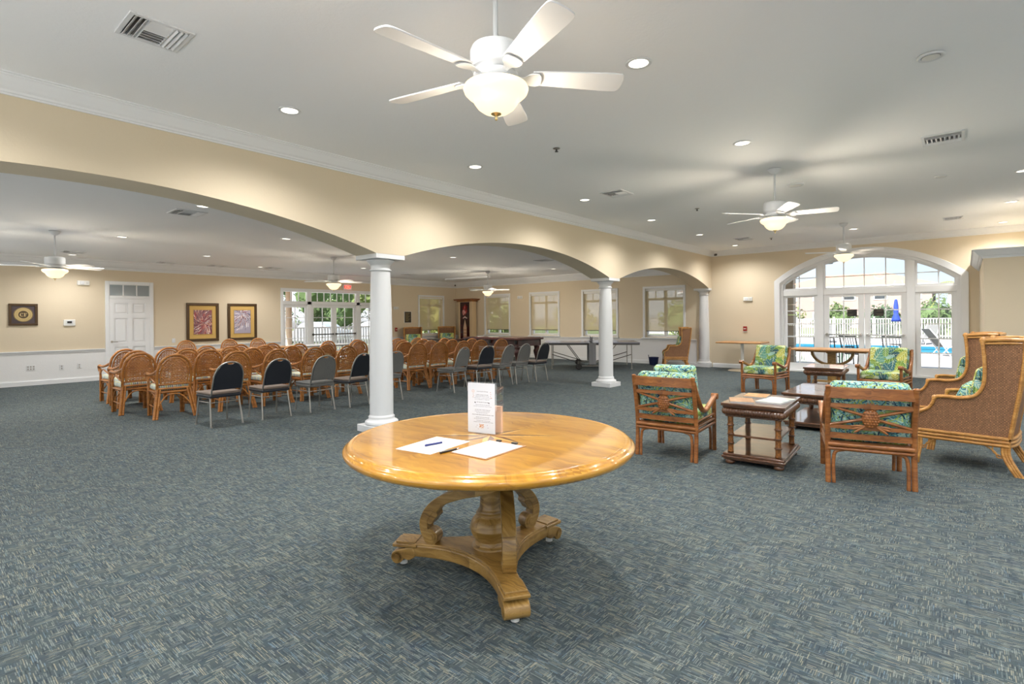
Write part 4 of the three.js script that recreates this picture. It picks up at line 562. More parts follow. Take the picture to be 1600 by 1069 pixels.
// ---------------------------------------------------------------- rattan armchairs (front is +z, origin on the floor)
function rattanChair() {
  const t = thing('rattan_chair', '', 'chair', [0, 0, 0]), M = mRattan, hx = 0.215, zb = -0.2, zf = 0.21, lean = (y) => zb - 0.02 - 0.10 * Math.max(0, (y - 0.42)) / 0.54;
  const arch = (w, top, y0, r, o = 0) => { const pts = [[-w, y0], [-w - 0.005, y0 + 0.12], [-w - 0.008, top - 0.27], [-w * 0.9, top - 0.13], [-w * 0.52, top - 0.03], [0, top], [w * 0.52, top - 0.03], [w * 0.9, top - 0.13], [w + 0.008, top - 0.27], [w + 0.005, y0 + 0.12], [w, y0]]; return tube(pts.map(([x, y]) => [x, y, lean(y) + o]), r, 44, 7); };
  part(t, 'back_frame', [arch(hx, 0.945, 0.42, 0.021), arch(hx - 0.038, 0.905, 0.50, 0.013), rod([-hx, 0.505, lean(0.5)], [hx, 0.505, lean(0.5)], 0.016), rod([-hx, 0.44, lean(0.44)], [hx, 0.44, lean(0.44)], 0.015)], M);
  const strands = [];
  const inside = (x, y) => { const q = y < 0.77 ? hx - 0.034 - Math.max(0, y - 0.68) * 0.2 : (hx - 0.055) * Math.sqrt(Math.max(0, 1 - ((y - 0.77) / 0.14) ** 2)); return Math.abs(x) < q - 0.008; };
  for (let j = 0; j < 17; j++) for (let i = -5; i <= 5; i++) { const x = (i + (j % 2 ? 0.5 : 0)) * 0.040, y = 0.525 + j * 0.0225; if (!inside(x, y)) continue; const w = Math.min(0.021, 0.021 * (inside(x + 0.018, y) && inside(x - 0.018, y) ? 1 : 0.7)); for (const s of [-1, 1]) strands.push(new THREE.SphereGeometry(1, 8, 5).scale(w, 0.0095, 0.005).translate(x, y, lean(y) + s * 0.006)); }
  for (let i = -4; i <= 4; i++) { const x = i * 0.040, q = 1 - (x / (hx - 0.05)) ** 2, top = q > 0 ? 0.77 + 0.135 * Math.sqrt(q) : 0.70; strands.push(rod([x, 0.505, lean(0.505)], [x, top, lean(top)], 0.0045, 6)); }
  part(t, 'woven_back', strands, mRattan, null, { kind: 'stuff' });
  for (const s of [-1, 1]) {
    part(t, 'rear_leg', [rod([s * hx, 0.43, zb - 0.02], [s * (hx + 0.07), 0, zb - 0.13], 0.02, 8), rod([s * (hx - 0.036), 0.43, zb - 0.02], [s * (hx + 0.032), 0, zb - 0.13], 0.017, 8)], M);
    part(t, 'front_leg', [rod([s * (hx + 0.02), 0.0, zf], [s * (hx + 0.02), 0.60, zf], 0.019, 8), rod([s * (hx - 0.015), 0.0, zf], [s * (hx - 0.015), 0.37, zf], 0.016, 8)], M);
    part(t, 'arm', [tube([[s * hx, 0.72, lean(0.72)], [s * (hx + 0.03), 0.665, -0.12], [s * (hx + 0.045), 0.645, 0.04], [s * (hx + 0.045), 0.655, 0.17], [s * (hx + 0.035), 0.63, 0.245], [s * (hx + 0.022), 0.55, 0.235]], 0.023, 26, 8)], M); part(t, 'arm_support', [tube([[s * hx, 0.5, lean(0.5)], [s * (hx + 0.03), 0.56, -0.12], [s * (hx + 0.03), 0.59, 0.05], [s * (hx + 0.022), 0.5, 0.2]], 0.011, 18, 6)], M);
    part(t, 'side_rail', [rod([s * (hx + 0.01), 0.385, zb], [s * (hx + 0.01), 0.385, zf], 0.018, 8), rod([s * (hx + 0.03), 0.17, zb - 0.085], [s * (hx + 0.008), 0.17, zf], 0.011, 6), tube([[s * (hx + 0.01), 0.2, zb - 0.04], [s * (hx + 0.01), 0.33, zb + 0.07], [s * (hx + 0.01), 0.36, 0], [s * (hx + 0.01), 0.33, zf - 0.07], [s * (hx + 0.01), 0.22, zf]], 0.010, 20, 6)], M);
  }
  part(t, 'rear_rail', [rod([-hx, 0.385, zb - 0.02], [hx, 0.385, zb - 0.02], 0.018, 8), tube([[-hx - 0.02, 0.16, zb - 0.085], [-0.1, 0.33, zb - 0.03], [0, 0.355, zb - 0.03], [0.1, 0.33, zb - 0.03], [hx + 0.02, 0.16, zb - 0.085]], 0.011, 22, 6)], M);
  part(t, 'front_rail', [rod([-hx, 0.385, zf], [hx, 0.385, zf], 0.018, 8), tube([[-hx, 0.18, zf], [-0.1, 0.33, zf], [0, 0.355, zf], [0.1, 0.33, zf], [hx, 0.18, zf]], 0.010, 18, 6)], M);
  part(t, 'seat_frame', rb(2 * hx - 0.01, 0.03, zf - zb, 0, 0.395, (zf + zb) / 2, 0.01), M);
  part(t, 'seat_cushion', pad(2 * hx + 0.01, 0.075, zf - zb + 0.04, 0, 0.45, 0.015, 0.014, 0.03), mStripe);
  return t;
}
const rc0 = rattanChair(); let rcUsed = 0;
function seatRattan(x, z, turn, label, group) { if (!rcUsed++) { rc0.position.set(x, 0, z); rc0.rotation.y = turn; tag(rc0, label, null, group); return rc0; } return copyOf(rc0, [x, 0, z], turn, label, group); }
const ORD = ['first', 'second', 'third', 'fourth', 'fifth', 'sixth', 'seventh'], jit = rng(202);
const ROWS = [['L4', -9.1, [-2.8, -3.7, -4.33, -5.04, -5.72], 'left of the near column', 'row nearest the banquet chairs'], ['L3', -10.0, [-2.56, -3.59, -4.3, -5.05, -5.77], 'left of the near column', 'second row from the banquet chairs'], ['L2', -10.8, [-2.71, -3.51, -4.25, -4.91, -5.62, -7.12], 'left of the near column', 'third row from the banquet chairs'], ['L1', -11.6, [-2.74, -3.47, -4.10, -4.74, -5.44, -6.76, -7.56], 'left of the near column', 'foremost row'],
  ['R4', -8.7, [-7.17, -7.78, -8.45, -9.06, -9.79], 'right of the near column', 'row nearest the banquet chairs'], ['R3', -9.55, [-7.5, -8.26, -8.9, -9.6], 'right of the near column', 'second row from the banquet chairs'], ['R2', -10.4, [-8.08, -8.74, -9.41], 'right of the near column', 'third row from the banquet chairs'], ['R1', -11.3, [-8.6, -9.27], 'right of the near column', 'foremost row']];
for (const [k, X, zs, side, row] of ROWS) zs.forEach((z, i) => seatRattan(X - 0.27, z, -Math.PI / 2 + (jit() - 0.5) * 0.16 + (k[0] === 'R' ? 0.1 : 0), `${ORD[i]} rattan chair from left, ${row}, ${side.replace('the ', '')}`, `rattan armchairs of the audience ${side}`));
[[-4.95, 'rattan chair behind the head table under the left palm picture'], [-6.01, 'rattan chair behind the head table, left below the right palm picture'], [-6.78, 'rattan chair behind the head table, at the right edge of the right palm picture']].forEach(([z, l]) => seatRattan(-15.0, z, Math.PI / 2, l, 'rattan chairs behind the head table'));

// ---------------------------------------------------------------- banquet chairs (front is +z)
function banquetChair(grey) {
  const t = thing('banquet_chair', '', 'chair', [0, 0, 0]), M = mSteel, hx = 0.2, zb = -0.2, zf = 0.2, lean = (y) => zb + 0.0 - 0.13 * Math.max(0, y - 0.44) / 0.45;
  part(t, 'back_frame', tube([[-hx, 0.40, zb + 0.03], [-hx, 0.46, zb], [-hx, 0.62, lean(0.62)], [-hx + 0.008, 0.72, lean(0.72)], [-hx * 0.72, 0.83, lean(0.83)], [-hx * 0.36, 0.876, lean(0.876)], [0, 0.888, lean(0.888)], [hx * 0.36, 0.876, lean(0.876)], [hx * 0.72, 0.83, lean(0.83)], [hx - 0.008, 0.72, lean(0.72)], [hx, 0.62, lean(0.62)], [hx, 0.46, zb], [hx, 0.40, zb + 0.03]], 0.0115, 56, 8), M);
  const sh = shapeOf(smooth([[-hx + 0.012, 0.505], [-hx + 0.012, 0.64], [-hx * 0.86, 0.75], [-hx * 0.55, 0.845], [-hx * 0.27, 0.87]], 24).concat([[-0.05, 0.872], [-0.035, 0.855], [0, 0.85], [0.035, 0.855], [0.05, 0.872]], smooth([[hx * 0.27, 0.87], [hx * 0.55, 0.845], [hx * 0.86, 0.75], [hx - 0.012, 0.64], [hx - 0.012, 0.505]], 24)));
  const tilt = (g) => { const p = g.attributes.position; for (let i = 0; i < p.count; i++) p.setZ(i, p.getZ(i) + lean(p.getY(i))); g.computeVertexNormals(); return g; };
  const b = part(t, 'backrest', tilt(ext(sh, 0.02, 0.005).translate(0, 0, -0.012)), grey ? mGreyFabric : mBlackVinyl);
  part(b, 'front_pad', tilt(ext(shapeOf(smooth([[-hx + 0.03, 0.52], [-hx + 0.03, 0.64], [-hx * 0.78, 0.74], [-hx * 0.5, 0.82], [0, 0.84], [hx * 0.5, 0.82], [hx * 0.78, 0.74], [hx - 0.03, 0.64], [hx - 0.03, 0.52]], 40)), 0.025, 0.01).translate(0, 0, 0.014)), mGreyFabric);
  part(t, 'seat', pad(0.43, 0.03, 0.43, 0, 0.455, 0.015, 0.014, 0.014), grey ? mGreyFabric : mSeatTaupe);
  if (!grey) part(t, 'seat_edge', rb(0.43, 0.048, 0.43, 0, 0.418, 0.015, 0.02), mBlackVinyl); else part(t, 'seat_edge', rb(0.43, 0.046, 0.43, 0, 0.418, 0.015, 0.02), mGreyFabric);
  for (const s of [-1, 1]) {
    part(t, 'rear_leg', [rod([s * (hx - 0.005), 0.40, zb + 0.05], [s * (hx + 0.016), 0, zb - 0.02], 0.0115, 10, 0.0125), cyl(0.015, 0.016, 0.02, s * (hx + 0.015), 0.01, zb - 0.018, 10)], M);
    part(t, 'front_leg', [rod([s * (hx - 0.005), 0.40, zf - 0.02], [s * (hx + 0.014), 0, zf + 0.03], 0.0115, 10, 0.0125), cyl(0.015, 0.016, 0.02, s * (hx + 0.013), 0.01, zf + 0.029, 10)], M);
    part(t, 'side_rail', [rod([s * (hx - 0.005), 0.395, zb + 0.03], [s * (hx - 0.005), 0.395, zf - 0.01], 0.011, 8), rod([s * (hx - 0.005), 0.33, zb + 0.04], [s * (hx - 0.005), 0.33, zf - 0.01], 0.007, 8)], M);
  }
  part(t, 'cross_bar', [rod([-hx, 0.33, zb + 0.04], [hx, 0.33, zb + 0.04], 0.007, 8), rod([-hx, 0.37, zf - 0.02], [hx, 0.37, zf - 0.02], 0.009, 8)], M);
  return t;
}
const protos = { black: banquetChair(false), grey: banquetChair(true) }, seen = {};
[[-7.80, -3.01, 0.08, 'black', 'black banquet chair at the left end of the back row'], [-7.79, -3.72, 0.02, 'black', 'second black banquet chair from the left, between the end one and the grey one'], [-7.80, -4.46, 0.04, 'grey', 'grey fabric banquet chair between two black ones, left of the near column'], [-7.78, -5.10, 0.17, 'black', 'black banquet chair close to the left side of the near column'], [-7.76, -5.80, 0, 'grey', 'grey banquet chair half hidden behind the near column, showing at its right'], [-7.66, -7.36, 0.14, 'grey', 'grey banquet chair behind the white notice, the first clear of the near column'], [-7.66, -8.12, -0.1, 'black', 'black banquet chair among the grey ones above the white notice'], [-7.57, -8.66, 0.06, 'grey', 'grey banquet chair overlapping another grey one, the left of the pair'], [-7.55, -9.2, 0, 'grey', 'grey banquet chair overlapping another grey one, the right of the pair'], [-7.48, -9.82, 0, 'black', 'black banquet chair at the right end, near the table tennis table']].forEach(([x, z, a, kind, label]) => {
  const turn = -Math.PI / 2 + a, g = `${kind} banquet chairs in the back row`, p = [x - 0.22, 0, z];
  if (!seen[kind]) { seen[kind] = 1; protos[kind].position.set(...p); protos[kind].rotation.y = turn; tag(protos[kind], label, null, g); } else copyOf(protos[kind], p, turn, label, g);
});

// ---------------------------------------------------------------- tables of the meeting area
function foldingTable(label, p, w, d, top, turn = 0) {
  const t = thing('folding_table', label, 'table', p, turn);
  part(t, 'tabletop', rb(w, 0.035, d, 0, 0.722, 0, 0.012), top);
  part(t, 'edge_band', rb(w - 0.02, 0.02, d - 0.02, 0, 0.696, 0, 0.004), mDark);
  for (const s of [-1, 1]) part(t, 'leg_frame', [rod([s * (w / 2 - 0.2), 0.69, -d / 2 + 0.1], [s * (w / 2 - 0.2), 0, -d / 2 + 0.1], 0.014), rod([s * (w / 2 - 0.2), 0.69, d / 2 - 0.1], [s * (w / 2 - 0.2), 0, d / 2 - 0.1], 0.014), rod([s * (w / 2 - 0.2), 0.25, -d / 2 + 0.1], [s * (w / 2 - 0.2), 0.25, d / 2 - 0.1], 0.01), rod([s * (w / 2 - 0.2), 0.3, 0], [s * 0.15, 0.68, 0], 0.009)], mGunmetal);
  return t;
}
foldingTable('tan folding head table in front of the palm pictures', [-14.30, 0, -5.85], 2.75, 0.75, mTanWood, Math.PI / 2);
foldingTable('white topped folding table in front of the garden doors', [-14.55, 0, -8.25], 1.55, 0.75, mWhite, Math.PI / 2);
foldingTable('dark topped folding table in the far left corner, left of the billiard table', [-14.35, 0, -13.2], 1.5, 0.75, mDarkWood, 0);
{
  const t = thing('billiard_table', 'dark mahogany billiard table with a wooden cover, behind the audience chairs', 'billiard table', [-12.0, 0, -13.55]), w = 2.5, d = 1.35;
  part(t, 'cover', rb(w - 0.16, 0.025, d - 0.16, 0, 0.83, 0, 0.006), mDarkWood);
  part(t, 'rail', [rb(w, 0.07, 0.13, 0, 0.79, d / 2 - 0.065, 0.02), rb(w, 0.07, 0.13, 0, 0.79, -d / 2 + 0.065, 0.02), rb(0.13, 0.07, d - 0.26, w / 2 - 0.065, 0.79, 0, 0.02), rb(0.13, 0.07, d - 0.26, -w / 2 + 0.065, 0.79, 0, 0.02), rb(w - 0.26, 0.05, d - 0.26, 0, 0.79, 0, 0.004)], mDarkWood);
  part(t, 'apron', [rb(w - 0.12, 0.2, 0.05, 0, 0.655, d / 2 - 0.1, 0.015), rb(w - 0.12, 0.2, 0.05, 0, 0.655, -d / 2 + 0.1, 0.015), rb(0.05, 0.2, d - 0.2, w / 2 - 0.1, 0.655, 0, 0.015), rb(0.05, 0.2, d - 0.2, -w / 2 + 0.1, 0.655, 0, 0.015)], mDarkWood);
  for (const a of [-1, 1]) for (const b of [-1, 1]) part(t, 'leg', [lathe([[0, 0], [0.07, 0], [0.09, 0.03], [0.08, 0.07], [0.06, 0.1], [0.075, 0.2], [0.11, 0.33], [0.115, 0.4], [0.085, 0.45], [0.09, 0.5], [0.11, 0.54], [0, 0.55]], 20, a * (w / 2 - 0.17), 0, b * (d / 2 - 0.17))], mDarkWood);
  for (let i = 0; i < 3; i++) part(t, 'pocket', [cyl(0.05, 0.035, 0.12, (i - 1) * (w / 2 - 0.12), 0.70, d / 2 - 0.02, 14)], mDark);
}
[[-12.75, 0.843, -13.2, 'white paper sheet lying at the left on the billiard table', 0.3], [-12.15, 0.843, -13.25, 'white paper sheet lying in the middle of the billiard table', -0.4]].forEach(([x, y, z, l, a]) => { const m = solo('paper_sheet', rb(0.22, 0.004, 0.3, 0, 0.002, 0, 0.001), mPaper, l, 'paper'); m.position.set(x, y, z); m.rotation.y = a; });
{
  // tall cabinet in the far corner
  const t = thing('tall_cabinet', 'tall narrow cabinet with a dark red front and wooden cornice in the far corner', 'cabinet', [-15.48, 0, -15.3]);
  const art = canvasTex(256, 1024, (c, W, H) => { c.fillStyle = '#3a0d10'; c.fillRect(0, 0, W, H); const r = rng(61); for (let i = 0; i < 46; i++) { c.fillStyle = ['#8c1a1e', '#c4493e', '#e3a9a0', '#5a1014'][i % 4]; c.globalAlpha = 0.8; c.beginPath(); c.ellipse(128 + (r() - 0.5) * 120, 90 + r() * 150, 6 + r() * 18, 14 + r() * 40, (r() - 0.5), 0, 7); c.fill(); } c.globalAlpha = 1; c.fillStyle = '#e8d0c4'; c.beginPath(); c.moveTo(60, 330); c.lineTo(128, 290); c.lineTo(196, 330); c.lineTo(170, 340); c.lineTo(128, 316); c.lineTo(86, 340); c.fill(); c.fillStyle = '#d9b99a'; c.beginPath(); c.moveTo(128, 340); c.lineTo(84, 520); c.lineTo(84, 960); c.lineTo(172, 960); c.lineTo(172, 520); c.fill(); c.fillStyle = '#b98a6c'; for (let k = 0; k < 6; k++) c.fillRect(88, 560 + k * 66, 80, 20); c.fillStyle = '#6b1a1e'; for (let k = 0; k < 9; k++) { c.beginPath(); c.arc(38, 480 + k * 56, 13, 0, 7); c.fill(); } }, [1 / 0.55, 1 / 2.02]);
  part(t, 'carcass', [rb(0.86, 0.1, 0.36, 0, 0.05, 0.0, 0.01), rb(0.80, 2.06, 0.2, 0, 1.13, -0.03, 0.008)], mCream);
  part(t, 'stile', [rb(0.09, 2.06, 0.05, -0.355, 1.13, 0.095, 0.01)], mCream); part(t, 'stile', [rb(0.15, 2.06, 0.05, 0.325, 1.13, 0.095, 0.01)], mCream);
  part(t, 'red_front', bx(0.55, 2.02, 0.012, -0.035, 1.13, 0.085).translate(0.31, -0.12, 0), std({ map: art, roughness: 0.25 }), 'dark red decorated front').geometry.translate(-0.31, 0.12, 0);
  part(t, 'cornice', [rb(0.90, 0.05, 0.34, 0, 2.185, 0.0, 0.012), rb(1.06, 0.04, 0.44, 0, 2.23, 0.02, 0.015), rb(1.12, 0.025, 0.46, 0, 2.262, 0.02, 0.01)], mRedWood);
}
{
  // roll-away table tennis table
  const t = thing('tennis_table', 'roll-away table tennis table with a net, by the shaded windows', 'table tennis table', [-8.42, 0, -13.42], 0.60), H = 0.76;
  const top = std({ color: lin(0.20, 0.20, 0.26), roughness: 0.25 });
  for (const s of [-1, 1]) part(t, 'tabletop_half', [rb(1.3, 0.022, 1.525, s * 0.69, H - 0.011, 0, 0.004)], top);
  for (const s of [-1, 1]) part(t, 'apron', [rb(1.28, 0.045, 0.02, s * 0.69, H - 0.045, 0.74, 0.003), rb(1.28, 0.045, 0.02, s * 0.69, H - 0.045, -0.74, 0.003), rb(0.02, 0.045, 1.46, s * 1.32, H - 0.045, 0, 0.003)], mGunmetal);
  for (const z of [-0.79, 0.79]) { part(t, 'center_post', [rb(0.10, 0.62, 0.05, -0.03, 0.45, z, 0.02), rb(0.10, 0.62, 0.05, 0.07, 0.45, z, 0.02), rb(0.03, 0.56, 0.06, 0.02, 0.44, z, 0.01), rb(0.022, 0.22, 0.022, 0.02, H + 0.06, z, 0.005)], std({ color: lin(0.24, 0.24, 0.25), roughness: 0.4 })); part(t, 'base_beam', [rod([-0.36, 0.10, z * 0.9], [0.40, 0.10, z * 0.9], 0.018, 8)], mSteel); for (const x of [-0.36, 0.40]) part(t, 'wheel', [new THREE.TorusGeometry(0.065, 0.027, 8, 20).translate(x, 0.092, z * 0.97), cyl(0.045, 0.045, 0.03, x, 0.092, z * 0.97, 16, Math.PI / 2)], mDark); }
  part(t, 'base_link', [rod([-0.36, 0.10, -0.7], [-0.36, 0.10, 0.7], 0.015, 8), rod([0.40, 0.10, -0.7], [0.40, 0.10, 0.7], 0.015, 8)], mSteel);
  for (const s of [-1, 1]) for (const z of [-0.6, 0.6]) { part(t, 'leg', [rod([s * 1.12, H - 0.03, z], [s * 1.12, 0.03, z], 0.014, 8), cyl(0.022, 0.022, 0.03, s * 1.12, 0.015, z, 12)], mSteel); part(t, 'brace', [rod([s * 1.12, 0.42, z], [s * 0.2, 0.14, z], 0.011, 8), rod([s * 0.72, H - 0.03, z], [s * 0.26, 0.12, z], 0.010, 8)], mGunmetal); }
  part(t, 'net', bx(0.006, 0.13, 1.56, 0.02, H + 0.075, 0), std({ color: lin(0.10, 0.10, 0.11), roughness: 0.9, transparent: true, opacity: 0.8 }));
  part(t, 'net_tape', rb(0.012, 0.018, 1.6, 0.02, H + 0.145, 0, 0.004), mPlastic);
}
// ---------------------------------------------------------------- ceiling fans, each with its lamp
function fan(label, p, ceil, bladeY, base, group, power) {
  const t = thing('ceiling_fan', label, 'ceiling fan', [p[0], 0, p[1]], 0, group), B = bladeY;
  part(t, 'canopy', lathe([[0.015, ceil - 0.075], [0.03, ceil - 0.07], [0.06, ceil - 0.045], [0.078, ceil - 0.015], [0.078, ceil - 0.002], [0, ceil - 0.002]], 28), mWhite);
  part(t, 'downrod', cyl(0.0135, 0.0135, ceil - 0.05 - (B + 0.16), 0, (ceil - 0.05 + B + 0.16) / 2, 0, 14), mWhite);
  part(t, 'motor_housing', lathe([[0, B + 0.185], [0.022, B + 0.185], [0.028, B + 0.175], [0.09, B + 0.172], [0.128, B + 0.158], [0.138, B + 0.135], [0.138, B + 0.05], [0.13, B + 0.035], [0.1, B + 0.02], [0.12, B + 0.012], [0.125, B - 0.005], [0.1, B - 0.02], [0.07, B - 0.03], [0, B - 0.03]], 40), mWhite);
  for (let k = 0; k < 5; k++) {
    const a = base + k * Math.PI * 2 / 5, m = new THREE.Matrix4().makeRotationY(-a), tiltM = new THREE.Matrix4().makeRotationX(-0.23);
    const s = shapeOf(smooth([[0.20, -0.052], [0.3, -0.058], [0.55, -0.07], [0.66, -0.072], [0.692, -0.066], [0.703, -0.045], [0.707, 0], [0.703, 0.045], [0.692, 0.066], [0.66, 0.072], [0.55, 0.07], [0.3, 0.058], [0.20, 0.052]], 44));
    const bl = part(t, 'blade', ext(s, 0.006, 0.0015).rotateX(-Math.PI / 2).translate(0, 0.004, 0).applyMatrix4(tiltM).translate(0, B, 0).applyMatrix4(m), mWhite);
    part(bl, 'blade_iron', [ext(shapeOf(smooth([[0.09, -0.018], [0.15, -0.02], [0.19, -0.046], [0.235, -0.046], [0.25, 0], [0.235, 0.046], [0.19, 0.046], [0.15, 0.02], [0.09, 0.018]], 30)), 0.005, 0.001).rotateX(-Math.PI / 2).translate(0, -0.007, 0).applyMatrix4(tiltM).translate(0, B, 0).applyMatrix4(m), rb(0.08, 0.016, 0.03, 0.11, B + 0.0, 0, 0.005).applyMatrix4(m)], mWhite);
  }
  part(t, 'fitter', lathe([[0, B - 0.028], [0.1, B - 0.03], [0.15, B - 0.042], [0.15, B - 0.05], [0, B - 0.05]], 32), mWhite);
  const bowl = [[0.150, B - 0.045], [0.170, B - 0.052], [0.176, B - 0.065], [0.170, B - 0.085], [0.150, B - 0.105], [0.128, B - 0.12], [0.118, B - 0.14], [0.1, B - 0.165], [0.07, B - 0.187], [0.03, B - 0.198], [0.0, B - 0.2]];
  part(t, 'lamp_bowl', lathe(bowl, 40), mBowl, 'glowing frosted bowl');
  part(t, 'finial', lathe([[0, B - 0.235], [0.006, B - 0.232], [0.009, B - 0.224], [0.005, B - 0.216], [0.012, B - 0.208], [0.028, B - 0.2], [0.03, B - 0.193], [0, B - 0.19]], 16), mBrass);
  const l = new THREE.PointLight(WARM, power, 0, 2); l.position.set(p[0], B - 0.11, p[1]); l.shadow.radius = 7; l.castShadow = true; scene.add(l);
}
const deg = Math.PI / 180;
fan('white ceiling fan with a lit bowl nearest the camera, over the oak table', [-1.92, -2.13], CE, 2.755, 24 * deg, 'ceiling fans of the main room', FAN_LIGHT);
fan('white ceiling fan with a lit bowl over the lounge chairs, middle of three', [-1.85, -7.38], CE, 2.755, 59 * deg, 'ceiling fans of the main room', FAN_LIGHT * 3);
fan('farthest ceiling fan of the main room, in front of the arched window', [-1.88, -12.67], CE, 2.755, 12 * deg, 'ceiling fans of the main room', FAN_LIGHT * 0.8);
fan('ceiling fan at the left edge, near the round framed seal', [-11.65, -1.8], CL, 2.39, 40 * deg, 'ceiling fans of the meeting area', FAN_LIGHT_LEFT);
fan('ceiling fan just left of the near column, in front of the garden doors', [-11.72, -7.03], CL, 2.39, 66 * deg, 'ceiling fans of the meeting area', FAN_LIGHT_LEFT);
fan('ceiling fan in front of the first shaded window, right of the near column', [-11.72, -12.53], CL, 2.39, 30 * deg, 'ceiling fans of the meeting area', FAN_LIGHT_LEFT * 1.7);

// ---------------------------------------------------------------- recessed downlights
let dl0;
function downlight(x, z, y, label, group) {
  const power = y === CL ? DOWNLIGHT_LEFT : DOWNLIGHT;
  let t; if (!dl0) { t = dl0 = thing('downlight', label, 'ceiling light', [x, y, z], 0, group);
    part(t, 'trim_ring', lathe([[0.072, 0], [0.095, 0], [0.097, -0.004], [0.094, -0.008], [0.08, -0.010], [0.072, -0.006]], 32), mWhite);
    part(t, 'lens', lathe([[0, -0.0075], [0.03, -0.007], [0.073, -0.003], [0.073, 0], [0, 0]], 32), mBulbGlow, 'glowing lens');
  } else t = copyOf(dl0, [x, y, z], 0, label, group);
  const s = new THREE.SpotLight(COOLWARM, power, 0, 78 * deg, 0.6, 2); s.position.set(x, y - 0.02, z); s.target.position.set(x, 0, z); s.shadow.radius = 3.5; s.castShadow = true; scene.add(s); scene.add(s.target);
}
const ord = ['first', 'second', 'third', 'fourth', 'fifth', 'sixth'];
[-2.35, -4.74, -7.24, -9.62, -12.09, -14.55].forEach((z, i) => downlight(-4.63, z, CE, `${ord[i]} lit downlight of the row along the arcade cornice, counted from the camera`, 'downlights along the arcade'));
[-3.63, -6.05, -10.9, -13.64].forEach((z, i) => downlight(-1.84, z, CE, `${ord[i]} lit downlight of the row between the main fans, counted from the camera`, 'downlights between the main fans'));
[-9.71, -12.23, -14.81].forEach((z, i) => downlight(0.60, z, CE, `${ord[i]} lit downlight at the right edge of the main ceiling, counted from the camera`, 'downlights at the right edge'));
[[-7.74, -2.72, 'bright downlight beside a square vent, nearest under the first arch'], [-11.58, -2.72, 'downlight right of the leftmost fan in the meeting area'], [-15.44, -2.69, 'downlight under a slot vent at the far left of the meeting area'], [-9.69, -4.83, 'downlight left of the fan that hangs beside the near column'], [-13.59, -4.85, 'downlight above the palm pictures, second from the left wall'], [-15.27, -6.85, 'downlight above the garden doors, close to the left cornice'], [-9.66, -9.07, 'downlight seen through the middle arch, above the far fan'], [-13.57, -9.12, 'downlight just left of the near column capital'], [-9.69, -13.34, 'downlight at the right of the middle arch, near the end cornice']].forEach(([x, z, l]) => downlight(x, z, CL, l, 'downlights of the meeting area'));

// the same grid goes on behind and beside the camera, where it lights the near carpet
[[-4.63, 0.05], [-1.84, -1.2], [-1.84, 1.25], [0.6, -7.3], [0.6, -4.9], [0.6, -2.45], [0.6, 0], [3.2, -1.2], [3.2, -3.6], [3.2, -6], [3.2, -8.4], [3.2, -10.8], [-4.63, 2.5]].forEach(([x, z], i) => downlight(x, z, CE, `${['first', 'second', 'third', 'fourth', 'fifth', 'sixth', 'seventh', 'eighth', 'ninth', 'tenth', 'eleventh', 'twelfth', 'thirteenth'][i]} of the main room downlights outside the picture`, 'downlights outside the picture'));
[[-7.74, -0.2], [-11.58, -0.2]].forEach(([x, z], i) => downlight(x, z, CL, `${i ? 'farther' : 'nearer'} of two meeting area downlights outside the picture at the left`, 'downlights outside the picture, meeting area'));

// ---------------------------------------------------------------- vents, detectors, signs on walls
function vent(x, z, y, w, d, label, group) {
  const t = thing('ceiling_vent', label, 'vent', [x, y, z], 0, group), f = 0.028;
  part(t, 'frame', [rb(w, 0.012, f, 0, -0.006, d / 2 - f / 2, 0.003), rb(w, 0.012, f, 0, -0.006, -d / 2 + f / 2, 0.003), rb(f, 0.012, d - 2 * f, w / 2 - f / 2, -0.006, 0, 0.003), rb(f, 0.012, d - 2 * f, -w / 2 + f / 2, -0.006, 0, 0.003)], mWhite);
  { const a = w - 2 * f - 0.004, b = d - 2 * f - 0.004; part(t, 'duct', [bx(a, 0.004, b, 0, 0.198, 0), bx(0.003, 0.196, b, a / 2 - 0.0015, 0.098, 0), bx(0.003, 0.196, b, -a / 2 + 0.0015, 0.098, 0), bx(a - 0.006, 0.196, 0.003, 0, 0.098, b / 2 - 0.0015), bx(a - 0.006, 0.196, 0.003, 0, 0.098, -b / 2 + 0.0015)], mDuct); }
  const iw = w - 2 * f, id = d - 2 * f, q = id * 0.28; for (const s of [-1, 1]) for (let k = 0; k < 3; k++) part(t, 'slat', bx(iw, 0.002, 0.026, 0, -0.009, s * (id / 2 - q * (k + 0.5) / 3), s * 0.7, 0, 0), mWhite);
  const iq = id - 2 * q; part(t, 'divider', [bx(iw, 0.012, 0.006, 0, -0.007, iq / 2), bx(iw, 0.012, 0.006, 0, -0.007, -iq / 2)], mWhite);
  for (let k = 0; k < 8; k++) part(t, 'slat', bx(0.002, 0.022, iq, -iw / 2 + iw * (k + 0.5) / 8, -0.009, 0, 0, 0, k < 4 ? 0.8 : -0.8), mWhite);
  return t;
}
for (const [x, z, w, d, l] of VENTS_MAIN) vent(x, z, CE, w, d, l, 'square vents of the main ceiling');
for (const [x, z, w, d, l] of VENTS_LEFT) vent(x, z, CL, w, d, l, 'vents of the meeting area ceiling');
{ const t = thing('slot_diffuser', 'long white slot diffuser on the ceiling left of the far fan', 'vent', [-13.9, CL - 0.001, -13.75], 0.1); part(t, 'housing', [bx(2.0, 0.008, 0.2, 0, -0.004, 0), bx(0.05, 0.05, 0.2, -0.975, -0.033, 0), bx(0.05, 0.05, 0.2, 0.975, -0.033, 0)], mWhite); for (const z of [-0.09, 0, 0.09]) part(t, 'rail', rb(1.9, 0.05, z ? 0.02 : 0.035, 0, -0.033, z, 0.004), mWhite); }
